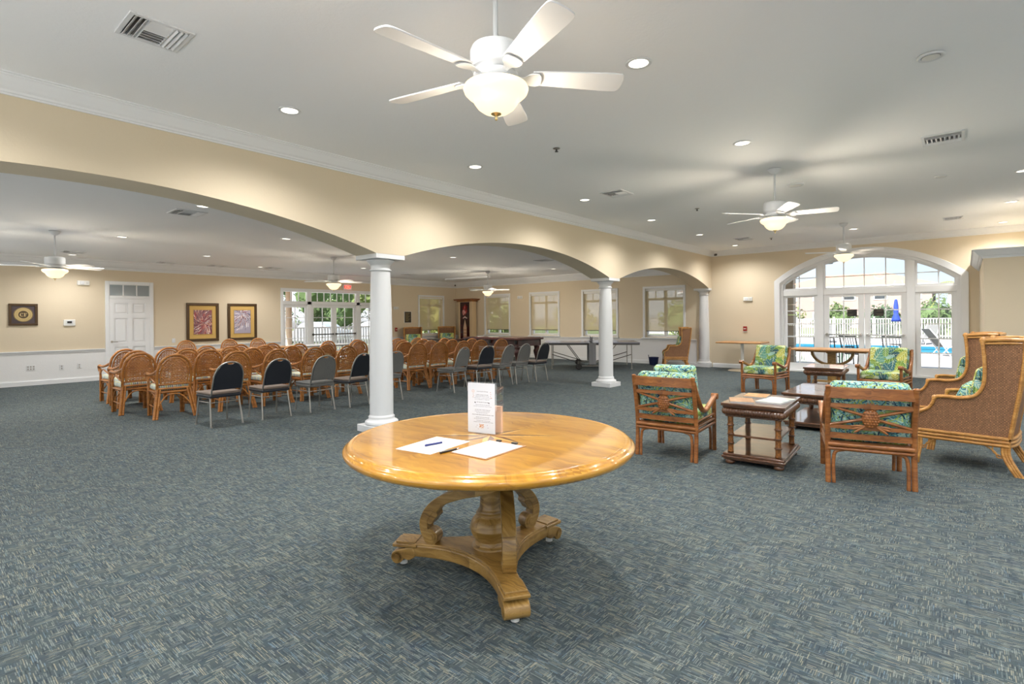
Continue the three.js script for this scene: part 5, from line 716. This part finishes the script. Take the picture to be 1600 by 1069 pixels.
function disc(x, z, y, r, name, label, cat) { const t = thing(name, label, cat, [x, y, z]); part(t, 'rim', lathe([[0, 0], [r, 0], [r, -0.008], [r * 0.9, -0.016], [r * 0.8, -0.016], [r * 0.78, -0.012], [0, -0.012]], 28), mWhite); part(t, 'grille', lathe([[0, -0.017], [r * 0.62, -0.015], [r * 0.68, -0.012], [0, -0.012]], 24), mPlastic); return t; }
disc(-1.85, -8.49, CE, 0.11, 'ceiling_speaker', 'white round ceiling speaker beside the middle fan', 'speaker');
disc(-0.18, -4.95, CE, 0.085, 'ceiling_speaker', 'white round cover plate high at the upper right', 'cover plate');
disc(-0.24, -9.31, CE, 0.07, 'smoke_detector', 'white smoke detector below the upper right vent', 'detector');
[[-3.46, -4.84, 'small grey sprinkler head nearest the camera, left of the middle fan'], [-3.55, -9.16, 'small grey sprinkler head in line with the middle fan'], [-3.55, -13.82, 'small grey sprinkler head by the farthest vent']].forEach(([x, z, l]) => { const t = thing('sprinkler', l, 'sprinkler', [x, CE, z], 0, 'sprinkler heads'); part(t, 'escutcheon', lathe([[0, 0], [0.04, 0], [0.036, -0.006], [0.015, -0.01], [0, -0.01]], 20), mSteel); part(t, 'head', [cyl(0.009, 0.012, 0.03, 0, -0.022, 0, 12), cyl(0.02, 0.02, 0.003, 0, -0.038, 0, 14)], mGunmetal); });
function camera_(p, turn, label) { const t = thing('security_camera', label, 'camera', p, turn); part(t, 'bracket', [rod([0, 0, 0], [0, -0.05, 0.06], 0.012, 8)], mWhite); part(t, 'body', [rb(0.06, 0.055, 0.12, 0, -0.07, 0.09, 0.012)], mDark); part(t, 'lens', [cyl(0.02, 0.02, 0.02, 0, -0.07, 0.155, 14, Math.PI / 2)], mGunmetal); }
camera_([XA + 0.15, 3.30, ZE + 0.15], 0.6, 'small dark security camera in the corner where arcade and end wall meet');
camera_([XL + 0.22, 2.92, ZE + 0.22], 0.8, 'small dark security camera in the far left corner of the meeting area');

// things on the left wall: built facing +z, turned to face +x
const onLeft = (name, label, cat, y, z, group) => thing(name, label, cat, [XL, y, z], Math.PI / 2, group);
function palmArt(seed, warm) { return canvasTex(384, 512, (c, W, H) => { const r = rng(seed); c.fillStyle = warm ? '#8f6468' : '#a79fae'; c.fillRect(0, 0, W, H); const cols = warm ? ['#8c2f35', '#b4555a', '#5a2a3c', '#e3c3b4', '#c98a6a', '#3d2b44', '#eee0d8', '#a53a3a'] : ['#6d6f86', '#e8e2e6', '#8e5a66', '#43465c', '#c59a86', '#b2b4c4', '#f2eeee', '#8c5048']; const cx = warm ? 220 : 150, cy = warm ? 270 : 90; for (let i = 0; i < 420; i++) { const a = r() * 7, l = 20 + r() * 300, b = l + 30 + r() * 60; c.strokeStyle = cols[r() * 8 | 0]; c.lineWidth = 3 + r() * 9; c.beginPath(); c.moveTo(cx + Math.cos(a) * l, cy + Math.sin(a) * l); c.quadraticCurveTo(cx + Math.cos(a + 0.1) * (l + b) / 2, cy + Math.sin(a + 0.1) * (l + b) / 2 + 8, cx + Math.cos(a + 0.16) * b, cy + Math.sin(a + 0.16) * b + 12); c.stroke(); } }, [1 / 0.47, 1 / 0.68]); }
const mFrameBrown = std({ color: lin(0.075, 0.04, 0.014), roughness: 0.4, metalness: 0.2 }), mMat = std({ color: lin(0.62, 0.40, 0.12), roughness: 0.8 }), mGold = std({ color: lin(0.5, 0.32, 0.1), metalness: 0.6, roughness: 0.4 });
[[-5.73, 11, true, 'framed palm print in reds, the left of two above the head table'], [-6.81, 12, false, 'framed palm print in greys and mauve, the right of two above the head table']].forEach(([z, sd, wm, l]) => { const t = onLeft('framed_picture', l, 'picture', 1.425, z, 'palm prints in brown frames'), W = 0.84, H = 1.08, f = 0.075;
  part(t, 'frame', [rb(W, f, 0.035, 0, H / 2 - f / 2, 0.0195, 0.01), rb(W, f, 0.035, 0, -H / 2 + f / 2, 0.0195, 0.01), rb(f, H - 2 * f, 0.035, W / 2 - f / 2, 0, 0.0195, 0.01), rb(f, H - 2 * f, 0.035, -W / 2 + f / 2, 0, 0.0195, 0.01)], mFrameBrown);
  part(t, 'mount', bx(W - 2 * f, H - 2 * f, 0.01, 0, 0, 0.008), mMat); part(t, 'slip', [bx(0.5, 0.012, 0.006, 0, 0.352, 0.016), bx(0.5, 0.012, 0.006, 0, -0.352, 0.016), bx(0.012, 0.7, 0.006, 0.244, 0, 0.016), bx(0.012, 0.7, 0.006, -0.244, 0, 0.016)], mGold);
  part(t, 'print', bx(0.47, 0.68, 0.003, 0.235, 0.34, 0.0145), std({ map: palmArt(sd, wm), roughness: 0.6 })).geometry.translate(-0.235, -0.34, 0); });
{ const t = onLeft('framed_seal', 'dark framed plaque with a round gold seal, at the left edge', 'plaque', 1.635, -1.97), W = 0.50, H = 0.50;
  const seal = canvasTex(256, 256, (c) => { c.fillStyle = '#c9b078'; c.fillRect(0, 0, 256, 256); c.strokeStyle = '#6b5530'; c.lineWidth = 8; c.beginPath(); c.arc(128, 128, 118, 0, 7); c.stroke(); c.lineWidth = 3; c.beginPath(); c.arc(128, 128, 98, 0, 7); c.stroke(); c.fillStyle = '#4a3a24'; c.beginPath(); c.arc(128, 128, 66, 0, 7); c.fill(); c.fillStyle = '#a88c54'; for (let k = 0; k < 26; k++) { const a = k / 26 * 6.283; c.save(); c.translate(128 + Math.cos(a) * 84, 128 + Math.sin(a) * 84); c.rotate(a); c.fillStyle = '#8c7448'; c.fillRect(-7, -3, 14, 6); c.restore(); } c.fillStyle = '#cdb684'; c.font = 'bold 78px serif'; c.textAlign = 'center'; c.textBaseline = 'middle'; c.fillText('CF', 128, 132); }, [1 / 0.34, 1 / 0.34]);
  part(t, 'frame', [rb(W, 0.05, 0.03, 0, H / 2 - 0.025, 0.016, 0.006), rb(W, 0.05, 0.03, 0, -H / 2 + 0.025, 0.016, 0.006), rb(0.05, H - 0.1, 0.03, W / 2 - 0.025, 0, 0.016, 0.006), rb(0.05, H - 0.1, 0.03, -W / 2 + 0.025, 0, 0.016, 0.006)], mFrameBrown);
  part(t, 'backing', bx(W - 0.1, H - 0.1, 0.01, 0, 0, 0.008), std({ color: lin(0.07, 0.05, 0.055), roughness: 0.5 })); part(t, 'seal', cyl(0.165, 0.165, 0.008, 0, 0, 0, 48, Math.PI / 2).translate(0.17, 0.17, 0.017), std({ map: seal, roughness: 0.45 }), 'round gold seal').geometry.translate(-0.17, -0.17, 0); }
{ const t = onLeft('thermostat', 'white thermostat with a dark display, left of the panelled door', 'thermostat', 1.44, -2.79); part(t, 'case', rb(0.22, 0.15, 0.03, 0, 0, 0.016, 0.01), mPlastic); part(t, 'bezel', rb(0.14, 0.09, 0.006, 0, 0.01, 0.033, 0.003), mWhite); part(t, 'display', rb(0.09, 0.05, 0.003, 0, 0.012, 0.0375, 0.001), mDark); }
function strobe(t) { part(t, 'case', rb(0.24, 0.11, 0.045, 0, 0, 0.0235, 0.012), mPlastic); part(t, 'lens', rb(0.08, 0.075, 0.02, -0.03, 0, 0.054, 0.008), mWhite); part(t, 'sounder', [...[0, 1, 2].map((k) => bx(0.05, 0.006, 0.004, 0.075, -0.02 + k * 0.02, 0.047))], mSocket); }
strobe(onLeft('alarm_strobe', 'white wall strobe high on the left wall, above and left of the panelled door', 'alarm', 2.41, -3.06)); strobe(onLeft('alarm_strobe', 'white wall strobe high on the left wall just right of the near column', 'alarm', 1.89, -12.42));
{ const t = thing('alarm_strobe', 'white wall strobe between the first two shaded windows of the end wall', 'alarm', [-12.84, 2.26, ZE]); strobe(t); }
{ const t = thing('alarm_strobe', 'white wall strobe high on the tan wall left of the arched window', 'alarm', [-4.60, 1.945, ZE]); strobe(t); }
const mRed = std({ color: lin(0.32, 0.03, 0.02), roughness: 0.4 });
{ const t = onLeft('fire_pull', 'small red fire alarm pull on the left wall right of the near column', 'fire alarm', 1.08, -12.42); part(t, 'case', rb(0.1, 0.14, 0.04, 0, 0, 0.021, 0.008), mRed); part(t, 'handle', rb(0.07, 0.02, 0.012, 0, -0.01, 0.046, 0.004), mPlastic); }
{ const t = thing('fire_pull', 'small dark red fire alarm pull on the tan wall above the wall table', 'fire alarm', [-4.68, 1.12, ZE]); part(t, 'case', rb(0.1, 0.13, 0.04, 0, 0, 0.021, 0.008), mRed); part(t, 'handle', rb(0.065, 0.022, 0.012, 0, 0.0, 0.046, 0.004), mPlastic); part(t, 'base_plate', rb(0.12, 0.03, 0.02, 0, -0.085, 0.011, 0.004), mPlastic); }
{ const t = onLeft('wall_plaque', 'small dark brown plaque with lines of text, left of the far left window', 'plaque', 1.545, -12.98); const tx = canvasTex(128, 192, (c) => { c.fillStyle = '#3a3022'; c.fillRect(0, 0, 128, 192); c.fillStyle = '#a8986a'; for (let k = 0; k < 9; k++) c.fillRect(22, 24 + k * 17, 84 - (k % 3) * 16, 5); }, [1 / 0.32, 1 / 0.42]); part(t, 'plate', bx(0.32, 0.42, 0.02, 0.16, 0.21, 0.011), std({ map: tx, roughness: 0.5 })).geometry.translate(-0.16, -0.21, 0); part(t, 'border', [bx(0.34, 0.012, 0.024, 0, 0.215, 0.013), bx(0.34, 0.012, 0.024, 0, -0.215, 0.013), bx(0.012, 0.42, 0.024, 0.166, 0, 0.013), bx(0.012, 0.42, 0.024, -0.166, 0, 0.013)], mPlastic); }
function outlet(y, z, w, n, label, name = 'wall_outlet', cat = 'outlet') { const t = onLeft(name, label, cat, y, z); const dx = 0.012; part(t, 'plate', rb(w, 0.12, 0.008, 0, 0, dx + 0.005, 0.003), mWhite); if (n) part(t, 'socket', [...Array(n)].flatMap((_, i) => [-1, 1].map((s) => rb(0.026, 0.034, 0.004, (i - (n - 1) / 2) * 0.048, s * 0.026, dx + 0.010, 0.002))), mSocket); else part(t, 'toggle', rb(0.012, 0.03, 0.014, 0, 0, dx + 0.012, 0.003), mPlastic); return t; }
outlet(0.405, -2.09, 0.16, 3, 'wide white wall outlet low on the wainscot at far left'); outlet(0.38, -2.64, 0.08, 1, 'white wall outlet on the wainscot, between the wide one and the jack'); outlet(0.39, -2.97, 0.08, 1, 'white jack plate low on the wainscot, nearest the panelled door');
{ const t = outlet(0.93, -5.0, 0.08, 0, 'white light switch between the panelled door and the palm pictures', 'light_switch', 'switch'); t.position.x -= 0.012; }
{ // lit exit sign over the garden doors
  const t = onLeft('exit_sign', 'red EXIT sign on the left wall above the garden doors, beside the fan', 'sign', 2.60, -10.35); part(t, 'case', rb(0.32, 0.2, 0.045, 0, 0, 0.0235, 0.008), mWhite);
  const font = await new FontLoader().loadAsync('fonts/droid/droid_sans_bold.typeface.json'); const g = new TextGeometry('EXIT', { font, size: 0.1, depth: 0.004, curveSegments: 4 }); g.computeBoundingBox(); const b = g.boundingBox; g.translate(-(b.min.x + b.max.x) / 2, -(b.min.y + b.max.y) / 2, 0.045);
  part(t, 'lettering', g, std({ color: lin(0.7, 0.03, 0.015), emissive: lin(1, 0.06, 0.03), emissiveIntensity: 0.9 })); const l = new THREE.PointLight(lin(1, 0.08, 0.04), 0.03, 0, 2); l.position.set(XL + 0.09, 2.60, -10.35); scene.add(l); }
// ---------------------------------------------------------------- outside
const GY = -0.12;
const mGrass = std({ color: lin(0.16, 0.19, 0.07), roughness: 1 }), mDeck = std({ color: lin(0.35, 0.33, 0.315), roughness: 0.9 }), mPatio = std({ color: lin(0.61, 0.61, 0.61), roughness: 0.9 }), mStucco = std({ color: lin(0.36, 0.265, 0.24), roughness: 0.9 }), mTile = std({ color: lin(0.50, 0.26, 0.17), roughness: 0.9 }), mStone = std({ color: lin(0.52, 0.42, 0.32), roughness: 0.9 });
{ // terrace round the L-shaped pool, lawn beyond
  const s = shapeOf([[-26, 15.73], [16, 15.73], [16, 45.5], [-26, 45.5]]); const h = new THREE.Path(); [[-24, 20.6], [-24, 34.6], [6, 34.6], [6, 27.6], [-3.2, 27.6], [-3.2, 20.6]].forEach((p, i) => i ? h.lineTo(...p) : h.moveTo(...p)); h.closePath(); s.holes.push(h);
  struct('ground_terrace', ext(s, 0.3).rotateX(-Math.PI / 2).translate(0, GY - 0.3, 0), mDeck);
  struct('ground_lawn', [bx(90, 0.2, 120, -61.6, GY - 0.13, -30), bx(200, 0.2, 100, 50, GY - 0.13, -95.4), bx(60, 0.2, 80, 36.6 + 10, GY - 0.13, 0)], mGrass);
  struct('ground_path', [bx(34, 0.2, 16, -8, GY - 0.1, 12.9), bx(10, 0.2, 30, 11.5, GY - 0.1, 0), bx(4.4, 0.2, 27, -18.85, GY - 0.1, -8.6)], mPatio);
  const water = solo('pool_water', ext(shapeOf([[-24, 20.6], [-24, 34.6], [6, 34.6], [6, 27.6], [-3.2, 27.6], [-3.2, 20.6]]), 0.5).rotateX(-Math.PI / 2).translate(0, GY - 0.68, 0), phy({ color: lin(0.10, 0.32, 0.34), roughness: 0.06, clearcoat: 1, clearcoatRoughness: 0.03 }), 'turquoise water of the swimming pool outside the arched window', 'water');
  const line = solo('pool_edge', [bx(29.9, 0.14, 0.05, -9, GY - 0.10, -34.57), bx(9.1, 0.14, 0.05, 1.45, GY - 0.10, -27.63)], std({ color: lin(0.02, 0.16, 0.26), roughness: 0.3 }), 'dark blue tile band along the edge of the swimming pool', 'pool tiles');
}
// roof of the building with its eaves, and the wing on the left of the pool doors
struct('roof', bx(XR - XL + 2.4, 0.25, ZR - ZE + 2.0, (XR + XL) / 2, 3.70, (ZR + ZE) / 2 - 0.1), std({ color: lin(0.6, 0.52, 0.42), roughness: 0.9 }));
{ const t = thing('porch_pillar', 'tan stone pillar outside, at the left edge of the arched window', 'pillar', [-4.25, GY, -18.5]); for (let k = 0; k < 9; k++) part(t, 'stone_course', rb(0.34 - (k % 2) * 0.012, 0.31, 0.34 - (k % 2) * 0.012, 0, 0.16 + k * 0.325, 0, 0.012), mStone); part(t, 'pillar_cap', rb(0.44, 0.08, 0.44, 0, 2.97, 0, 0.015), mTrim); part(t, 'pillar_base', rb(0.42, 0.06, 0.42, 0, 0.03, 0, 0.01), mStone); }
{ const g = new THREE.Group(); g.name = 'porch_roof'; g.userData.kind = 'structure'; scene.add(g); for (let k = 0; k < 20; k++) part(g, 'soffit_board', bx(3.2, 0.02, 0.142, -5.35, 2.95, -16.15 - k * 0.15), mTanWood); part(g, 'fascia', [bx(0.05, 0.24, 3.0, -3.74, 3.04, -17.55), bx(3.2, 0.24, 0.05, -5.35, 3.04, -19.06), bx(3.2, 0.1, 3.0, -5.35, 3.04, -17.55)], mTrim); }

{ const g = new THREE.Group(); g.name = 'porch_roof_garden'; g.userData.kind = 'structure'; scene.add(g); part(g, 'soffit', bx(2.6, 0.12, 7, -17.95, 2.62, -10.2), mTanWood); part(g, 'fascia', bx(0.05, 0.26, 7, -19.28, 2.66, -10.2), mTrim); }
{ const t = thing('porch_post', 'pale round porch post outside, in the left pane of the garden doors', 'post', [-19.0, GY, -9.55]); part(t, 'shaft', cyl(0.11, 0.12, 2.66, 0, 1.33, 0, 20), mStone); part(t, 'base', rb(0.3, 0.1, 0.3, 0, 0.05, 0, 0.01), mTrim); }
// leaves and trees
const GREENS = [lin(0.095, 0.15, 0.05), lin(0.17, 0.22, 0.075), lin(0.055, 0.10, 0.045), lin(0.30, 0.30, 0.07)];
const mLeaves = GREENS.map((c) => std({ color: c, roughness: 0.9, side: THREE.DoubleSide })), mTrunk = std({ color: lin(0.22, 0.15, 0.10), roughness: 1 });
function crownGeo(seed, rx, ry, rz, n, size) { const r = rng(seed), pos = []; { const c = new THREE.IcosahedronGeometry(1, 3), p = c.attributes.position; for (let i = 0; i < p.count; i++) { const x = p.getX(i), y = p.getY(i), z = p.getZ(i), k = 0.70 + 0.08 * Math.sin(x * 7 + seed) * Math.sin(y * 6 + z * 8); pos.push(x * rx * k, y * ry * k, z * rz * k); } } for (let i = 0; i < n; i++) { const a = r() * 6.283, u = r() * 2 - 1, q = Math.pow(r(), 0.4) * (0.8 + 0.35 * Math.sin(a * 3 + u * 5 + seed)), s = Math.sqrt(1 - u * u); const c = V(Math.cos(a) * s * rx * q, u * ry * q, Math.sin(a) * s * rz * q), e = V(r() - 0.5, r() - 0.5, r() - 0.5).normalize().multiplyScalar(size * (0.6 + r())), f = V(r() - 0.5, r() - 0.5, r() - 0.5).cross(e).normalize().multiplyScalar(size * 0.4); for (const p of [c.clone().sub(e), c.clone().add(f), c.clone().add(e), c.clone().sub(e), c.clone().add(e), c.clone().sub(f)]) pos.push(p.x, p.y, p.z); } const g = new THREE.BufferGeometry(); g.setAttribute('position', new THREE.Float32BufferAttribute(pos, 3)); g.computeVertexNormals(); g.setAttribute('uv', new THREE.BufferAttribute(new Float32Array(pos.length / 3 * 2), 2)); g.isMerged = true; return g; }
let treeSeed = 300;
function tree(x, z, h, r, col, label) { const t = thing('tree', label, 'tree', [x, GY, z]); part(t, 'trunk', [tube([[0, 0, 0], [0.06, h * 0.3, 0.05], [-0.05, h * 0.7, 0]], Math.max(0.09, r * 0.09), 10, 7)], mTrunk); const c = part(t, 'crown', crownGeo(treeSeed++, r, h * 0.36, r, 2600, 0.2), mLeaves[col], null, { kind: 'stuff' }); c.position.y = h * 0.66; return t; }
function shrub(x, z, w, h, d, col, label) { const t = thing('shrub', label, 'shrub', [x, GY, z]); const c = part(t, 'foliage', crownGeo(treeSeed++, w / 2, h / 2, d / 2, 2200, 0.15), mLeaves[col], null, { kind: 'stuff' }); c.position.y = h / 2; part(t, 'stem', [rod([0, 0, 0], [0, h * 0.6, 0], 0.06, 6)], mTrunk); return t; }
// pool side
[[-15.5, -47.5, 3.4, 2.8, 2, 2, 'bushy dark shrub beyond the fence in the left side window of the arch'], [-11.6, -48, 3.6, 2.5, 2, 1, 'green shrub beyond the white fence, left in the left pool door'], [-7.8, -47.6, 3.0, 2.5, 2, 0, 'green shrub beyond the white fence, between the two pool doors'], [-4.7, -48, 2.6, 2.3, 2, 2, 'dark green shrub beyond the fence behind the closed blue umbrella'], [-1.7, -47.8, 2.8, 2.7, 2, 0, 'green shrub beyond the fence at the left of the right side window'], [1.4, -48.2, 2.8, 2.5, 2, 1, 'light green shrub beyond the fence at the right of the right side window']].forEach(([x, z, w, h, d, c, l]) => shrub(x, z, w, h, d, c, l));
const mFence = std({ color: lin(0.42, 0.41, 0.40), roughness: 0.7 });
function fence(label, a, b, y0, y1, step) { const t = thing('picket_fence', label, 'fence', [a[0], GY, a[1]], -Math.atan2(b[1] - a[1], b[0] - a[0])), L = Math.hypot(b[0] - a[0], b[1] - a[1]); const gs = []; for (let x = step / 2; x < L; x += step) gs.push(bx(0.08, y1 - y0, 0.025, x, (y0 + y1) / 2, 0)); part(t, 'pickets', gs, mFence, null, { kind: 'stuff' }); part(t, 'rail', [bx(L, 0.06, 0.05, L / 2, y1 - 0.03, 0)], mFence); part(t, 'rail', [bx(L, 0.06, 0.05, L / 2, y0 + 0.12, 0)], mFence); for (let x = 0; x <= L; x += 2.4) part(t, 'post', [bx(0.1, y1 + 0.08, 0.1, x, (y1 + 0.08) / 2, 0), bx(0.13, 0.04, 0.13, x, y1 + 0.1, 0)], mFence); }
fence('long white picket fence beyond the swimming pool', [-24, -44.2], [12, -44.2], 0.1, 1.40, 0.15);
fence('white picket railing on the lawn outside the garden doors', [-21.5, 4], [-21.5, -18], 0.1, 1.28, 0.14);
function house(label, x, z, w, d, h, roofH, wallM, turn = 0, n = 5) { const t = thing('house', label, 'building', [x, GY, z], turn); part(t, 'wall', bx(w, h, d, 0, h / 2, 0), wallM); const r = new THREE.BufferGeometry(), o = 0.6, a = w / 2 + o, b = d / 2 + o, rl = Math.max(0.5, w / 2 - d / 2), P = { A: [-a, h, b], B: [a, h, b], C: [a, h, -b], D: [-a, h, -b], E: [-rl, h + roofH, 0], F: [rl, h + roofH, 0] }; const tri = 'ABF AFE BCF CDE CEF DAE ACB ADC'.split(' ').flatMap((q) => [...q].flatMap((k) => P[k])); r.setAttribute('position', new THREE.Float32BufferAttribute(tri, 3)); r.computeVertexNormals(); part(t, 'roof', r, mTile); part(t, 'fascia', [bx(w + 1.2, 0.22, 0.08, 0, h - 0.05, b), bx(0.08, 0.22, d + 1.2, a, h - 0.05, 0), bx(0.08, 0.22, d + 1.2, -a, h - 0.05, 0)], mTrim); for (let i = 0; i < n; i++) for (let k = 0; k < (h > 4 ? 2 : 1); k++) { const f = part(t, 'window', rb(1.5, 1.2, 0.1, (i + 0.5) / n * w - w / 2, 1.5 + k * 2.7, d / 2 + 0.03, 0.02), mTrim); part(f, 'pane', rb(1.25, 0.98, 0.04, (i + 0.5) / n * w - w / 2, 1.5 + k * 2.7, d / 2 + 0.08, 0.01), std({ color: lin(0.05, 0.055, 0.06), roughness: 0.15 })); } return t; }
house('pink two storey house with a terracotta roof behind the pool doors', -11.5, -86, 17, 10, 5.4, 1.9, mStucco, 0, 5);
house('grey mauve house with a terracotta roof, left behind the pool doors', -27.0, -80, 9, 9, 5.2, 1.9, std({ color: lin(0.5, 0.46, 0.5), roughness: 0.9 }), 0, 3);
house('pale house with a low roof seen behind the palm tree at the right', 5.4, -88, 14, 10, 4.9, 1.2, std({ color: lin(0.50, 0.45, 0.42), roughness: 0.9 }), 0, 4);
{ // palm
  const t = thing('palm_tree', 'palm tree outside, top right in the arched window', 'palm', [-0.35, GY, -44]); part(t, 'trunk', [tube([[0.5, 0, 0], [0.25, 1.6, 0], [0, 3.6, 0]], 0.13, 12, 8)], mTrunk); const r = rng(77); for (let k = 0; k < 16; k++) { const a = k / 16 * 6.283 + r() * 0.3, L = 1.3 + r() * 0.5, up = 0.7 - (k % 3) * 0.6, pos = []; for (let i = 0; i < 14; i++) for (const s of [-1, 1]) { const u = i / 14, p = [Math.cos(a) * L * u, 3.65 + up * u - 1.15 * u * u, Math.sin(a) * L * u], q = [p[0] + Math.cos(a + s * 0.9) * 0.42 * (1 - u * 0.5), p[1] - 0.16, p[2] + Math.sin(a + s * 0.9) * 0.42 * (1 - u * 0.5)]; pos.push(...p, ...q, p[0] + Math.cos(a) * 0.07, p[1] - 0.01, p[2] + Math.sin(a) * 0.07); } const g = new THREE.BufferGeometry(); g.setAttribute('position', new THREE.Float32BufferAttribute(pos, 3)); g.computeVertexNormals(); part(t, 'frond', g, mLeaves[k % 2 ? 1 : 3]); } }
{ const t = thing('patio_umbrella', 'closed dark blue patio umbrella beyond the pool', 'umbrella', [-2.85, GY, -33.0 - 2.4]), M = std({ color: lin(0.01, 0.04, 0.30), roughness: 0.8 }); part(t, 'pole', cyl(0.025, 0.025, 2.5, 0, 1.25, 0, 10), mWhite); part(t, 'folded_canopy', lathe([[0.02, 2.48], [0.07, 2.4], [0.11, 2.1], [0.12, 1.75], [0.1, 1.68], [0.2, 1.4], [0.24, 1.25], [0.06, 1.3], [0, 1.3]], 12), M); part(t, 'base', lathe([[0, 0], [0.25, 0], [0.24, 0.06], [0.05, 0.1], [0, 0.1]], 20), mGunmetal); }
function chaise(p, turn, label) { const t = thing('pool_chaise', label, 'lounge chair', p, turn); part(t, 'frame', [-0.3, 0.3].flatMap((x) => [rod([x, 0.34, -0.3], [x, 0.34, 1.2], 0.022, 8), rod([x, 0.34, -0.3], [x, 1.05, -0.85], 0.022, 8), rod([x, 0.34, 1.0], [x, 0, 1.05], 0.02, 8), rod([x, 0.34, -0.2], [x, 0, -0.5], 0.02, 8), rod([x, 0.75, -0.62], [x, 0, -0.15], 0.02, 8)]), mWhite); part(t, 'sling_seat', bx(0.58, 0.012, 1.5, 0, 0.35, 0.45), mWhite); part(t, 'sling_back', bx(0.58, 0.012, 0.88, 0, 0.70, -0.58, 0.91, 0, 0), mGreyFabric); }
chaise([-0.45, GY, -26.6], 2.1, 'white pool chaise with a raised back, in the right side window'); chaise([-6.4, GY, -37.2], 0.2, 'white pool chaise beyond the pool, in the left pool door'); chaise([-1.6, GY, -37.0], -0.3, 'white pool chaise beyond the pool, in the right side window');
{ const t = thing('patio_table', 'white patio table with metal frame outside the right pool door', 'table', [-1.95, GY, -20.4]); part(t, 'tabletop', rb(1.0, 0.03, 0.8, 0, 0.72, 0, 0.01), mWhite); for (const a of [-1, 1]) for (const b of [-1, 1]) part(t, 'leg', rod([a * 0.45, 0, b * 0.35], [a * 0.40, 0.71, b * 0.3], 0.02, 8), mWhite); }
function patioChair(p, turn, label) { const t = thing('patio_chair', label, 'chair', p, turn, 'dark patio chairs outside the pool doors'); part(t, 'frame', [-0.26, 0.26].flatMap((x) => [rod([x, 0, 0.25], [x, 0.62, 0.22], 0.016, 8), rod([x, 0, -0.25], [x, 0.44, -0.2], 0.016, 8), rod([x, 0.44, -0.2], [x, 0.98, -0.34], 0.016, 8), rod([x, 0.62, 0.24], [x, 0.62, -0.26], 0.018, 8)]), mDark); part(t, 'seat', rb(0.5, 0.03, 0.48, 0, 0.42, 0.02, 0.01), mDark); part(t, 'backrest', [bx(0.5, 0.05, 0.02, 0, 0.95, -0.33), ...[-0.16, -0.08, 0, 0.08, 0.16].map((x) => rod([x, 0.44, -0.2], [x, 0.95, -0.33], 0.008, 6))], mDark); }
patioChair([-1.52, GY, -19.1], 2.9, 'dark metal patio chair at the right of the white patio table'); patioChair([-2.55, GY, -19.1], 2.6, 'dark metal patio chair at the left of the white patio table'); patioChair([-3.05, GY, -17.6], 0.4, 'dark metal patio chair close outside the left pool door');
// garden side and the lawn beyond the shaded windows
[[-37, -16.5, 6.5, 2.3, 0, 'tree on the lawn outside the garden doors, left of the others'], [-37.5, -26.5, 6.5, 2.4, 1, 'tree on the lawn outside the garden doors, right of the parked cars'], [-24, -24.5, 4.6, 1.6, 3, 'yellow leaved tree outside the garden doors, next to the near column']].forEach(([x, z, h, r, c, l]) => tree(x, z, h, r, c, l));
[[-45, -6, 4, 7, 9, 0, 'tall hedge far beyond the cars, at the left of the garden doors'], [-45, -16.2, 4, 7.5, 10, 2, 'dark tall hedge far beyond the cars, left of the middle of the garden doors'], [-45, -27, 4, 7, 10, 0, 'tall hedge far beyond the cars, right of the middle of the garden doors'], [-45, -38, 4, 7, 10, 3, 'yellow green tall hedge far beyond the cars, at the right of the garden doors'], [-35, -13.2, 4, 3.2, 2, 2, 'dark green hedge shrub behind the silver car, in the left garden window'], [-35.2, -21, 3.6, 3.3, 2, 0, 'green hedge shrub behind the parked cars, in the left garden door'], [-35, -30.6, 4, 3.4, 2, 3, 'yellow green hedge shrub behind the white car, in the right garden door'], [-30.5, -35.5, 5, 3.6, 2.4, 1, 'green hedge shrub far right beyond the garden doors'], [-25.5, -28.5, 2.2, 2.4, 2, 1, 'bushy shrub behind the shade of the far left window'], [-27.5, -41, 4.4, 3.2, 2, 3, 'yellow green shrub behind the first shaded window of the end wall'], [-21.2, -39.5, 4, 2.6, 2, 1, 'green shrub behind the second shaded window of the end wall'], [-16.2, -38.6, 3.6, 3.0, 2, 1, 'green shrub behind the third shaded window of the end wall'], [-12.2, -38.8, 3.0, 2.8, 1.8, 3, 'yellow green shrub behind the fourth shaded window of the end wall']].forEach(([x, z, w, h, d, c, l]) => shrub(x, z, w, h, d, c, l));
function car(p, turn, col, label) { const t = thing('car', label, 'car', p, turn); const s = shapeOf(smooth([[-2.1, 0.35], [-2.15, 0.7], [-1.6, 0.88], [-0.9, 0.95], [-0.35, 1.38], [0.9, 1.42], [1.6, 1.0], [2.1, 0.92], [2.15, 0.4], [1.6, 0.28], [-1.6, 0.28]], 60, true)); part(t, 'body', ext(s, 1.6, 0.08).translate(0, 0, -0.8), std({ color: col, roughness: 0.25 })); for (const z of [-0.82, 0.82]) part(t, 'side_window', ext(shapeOf(smooth([[-0.75, 0.98], [-0.3, 1.3], [0.8, 1.33], [1.35, 1.0]], 20)), 0.02).translate(0, 0, z - 0.01 + Math.sign(z) * 0.03), mDark); for (const x of [-1.35, 1.35]) for (const z of [-0.75, 0.75]) part(t, 'wheel', cyl(0.33, 0.33, 0.22, x, 0.33, z, 20, Math.PI / 2), mDark); }
car([-31.5, GY, -17.5], 0.5, lin(0.45, 0.47, 0.5), 'silver parked car beyond the white railing, in the left garden door'); car([-31, GY, -21.5], 0.6, lin(0.6, 0.62, 0.64), 'white parked car beyond the white railing, in the right garden door');

scene.updateMatrixWorld(true);
renderer.render(scene, camera);
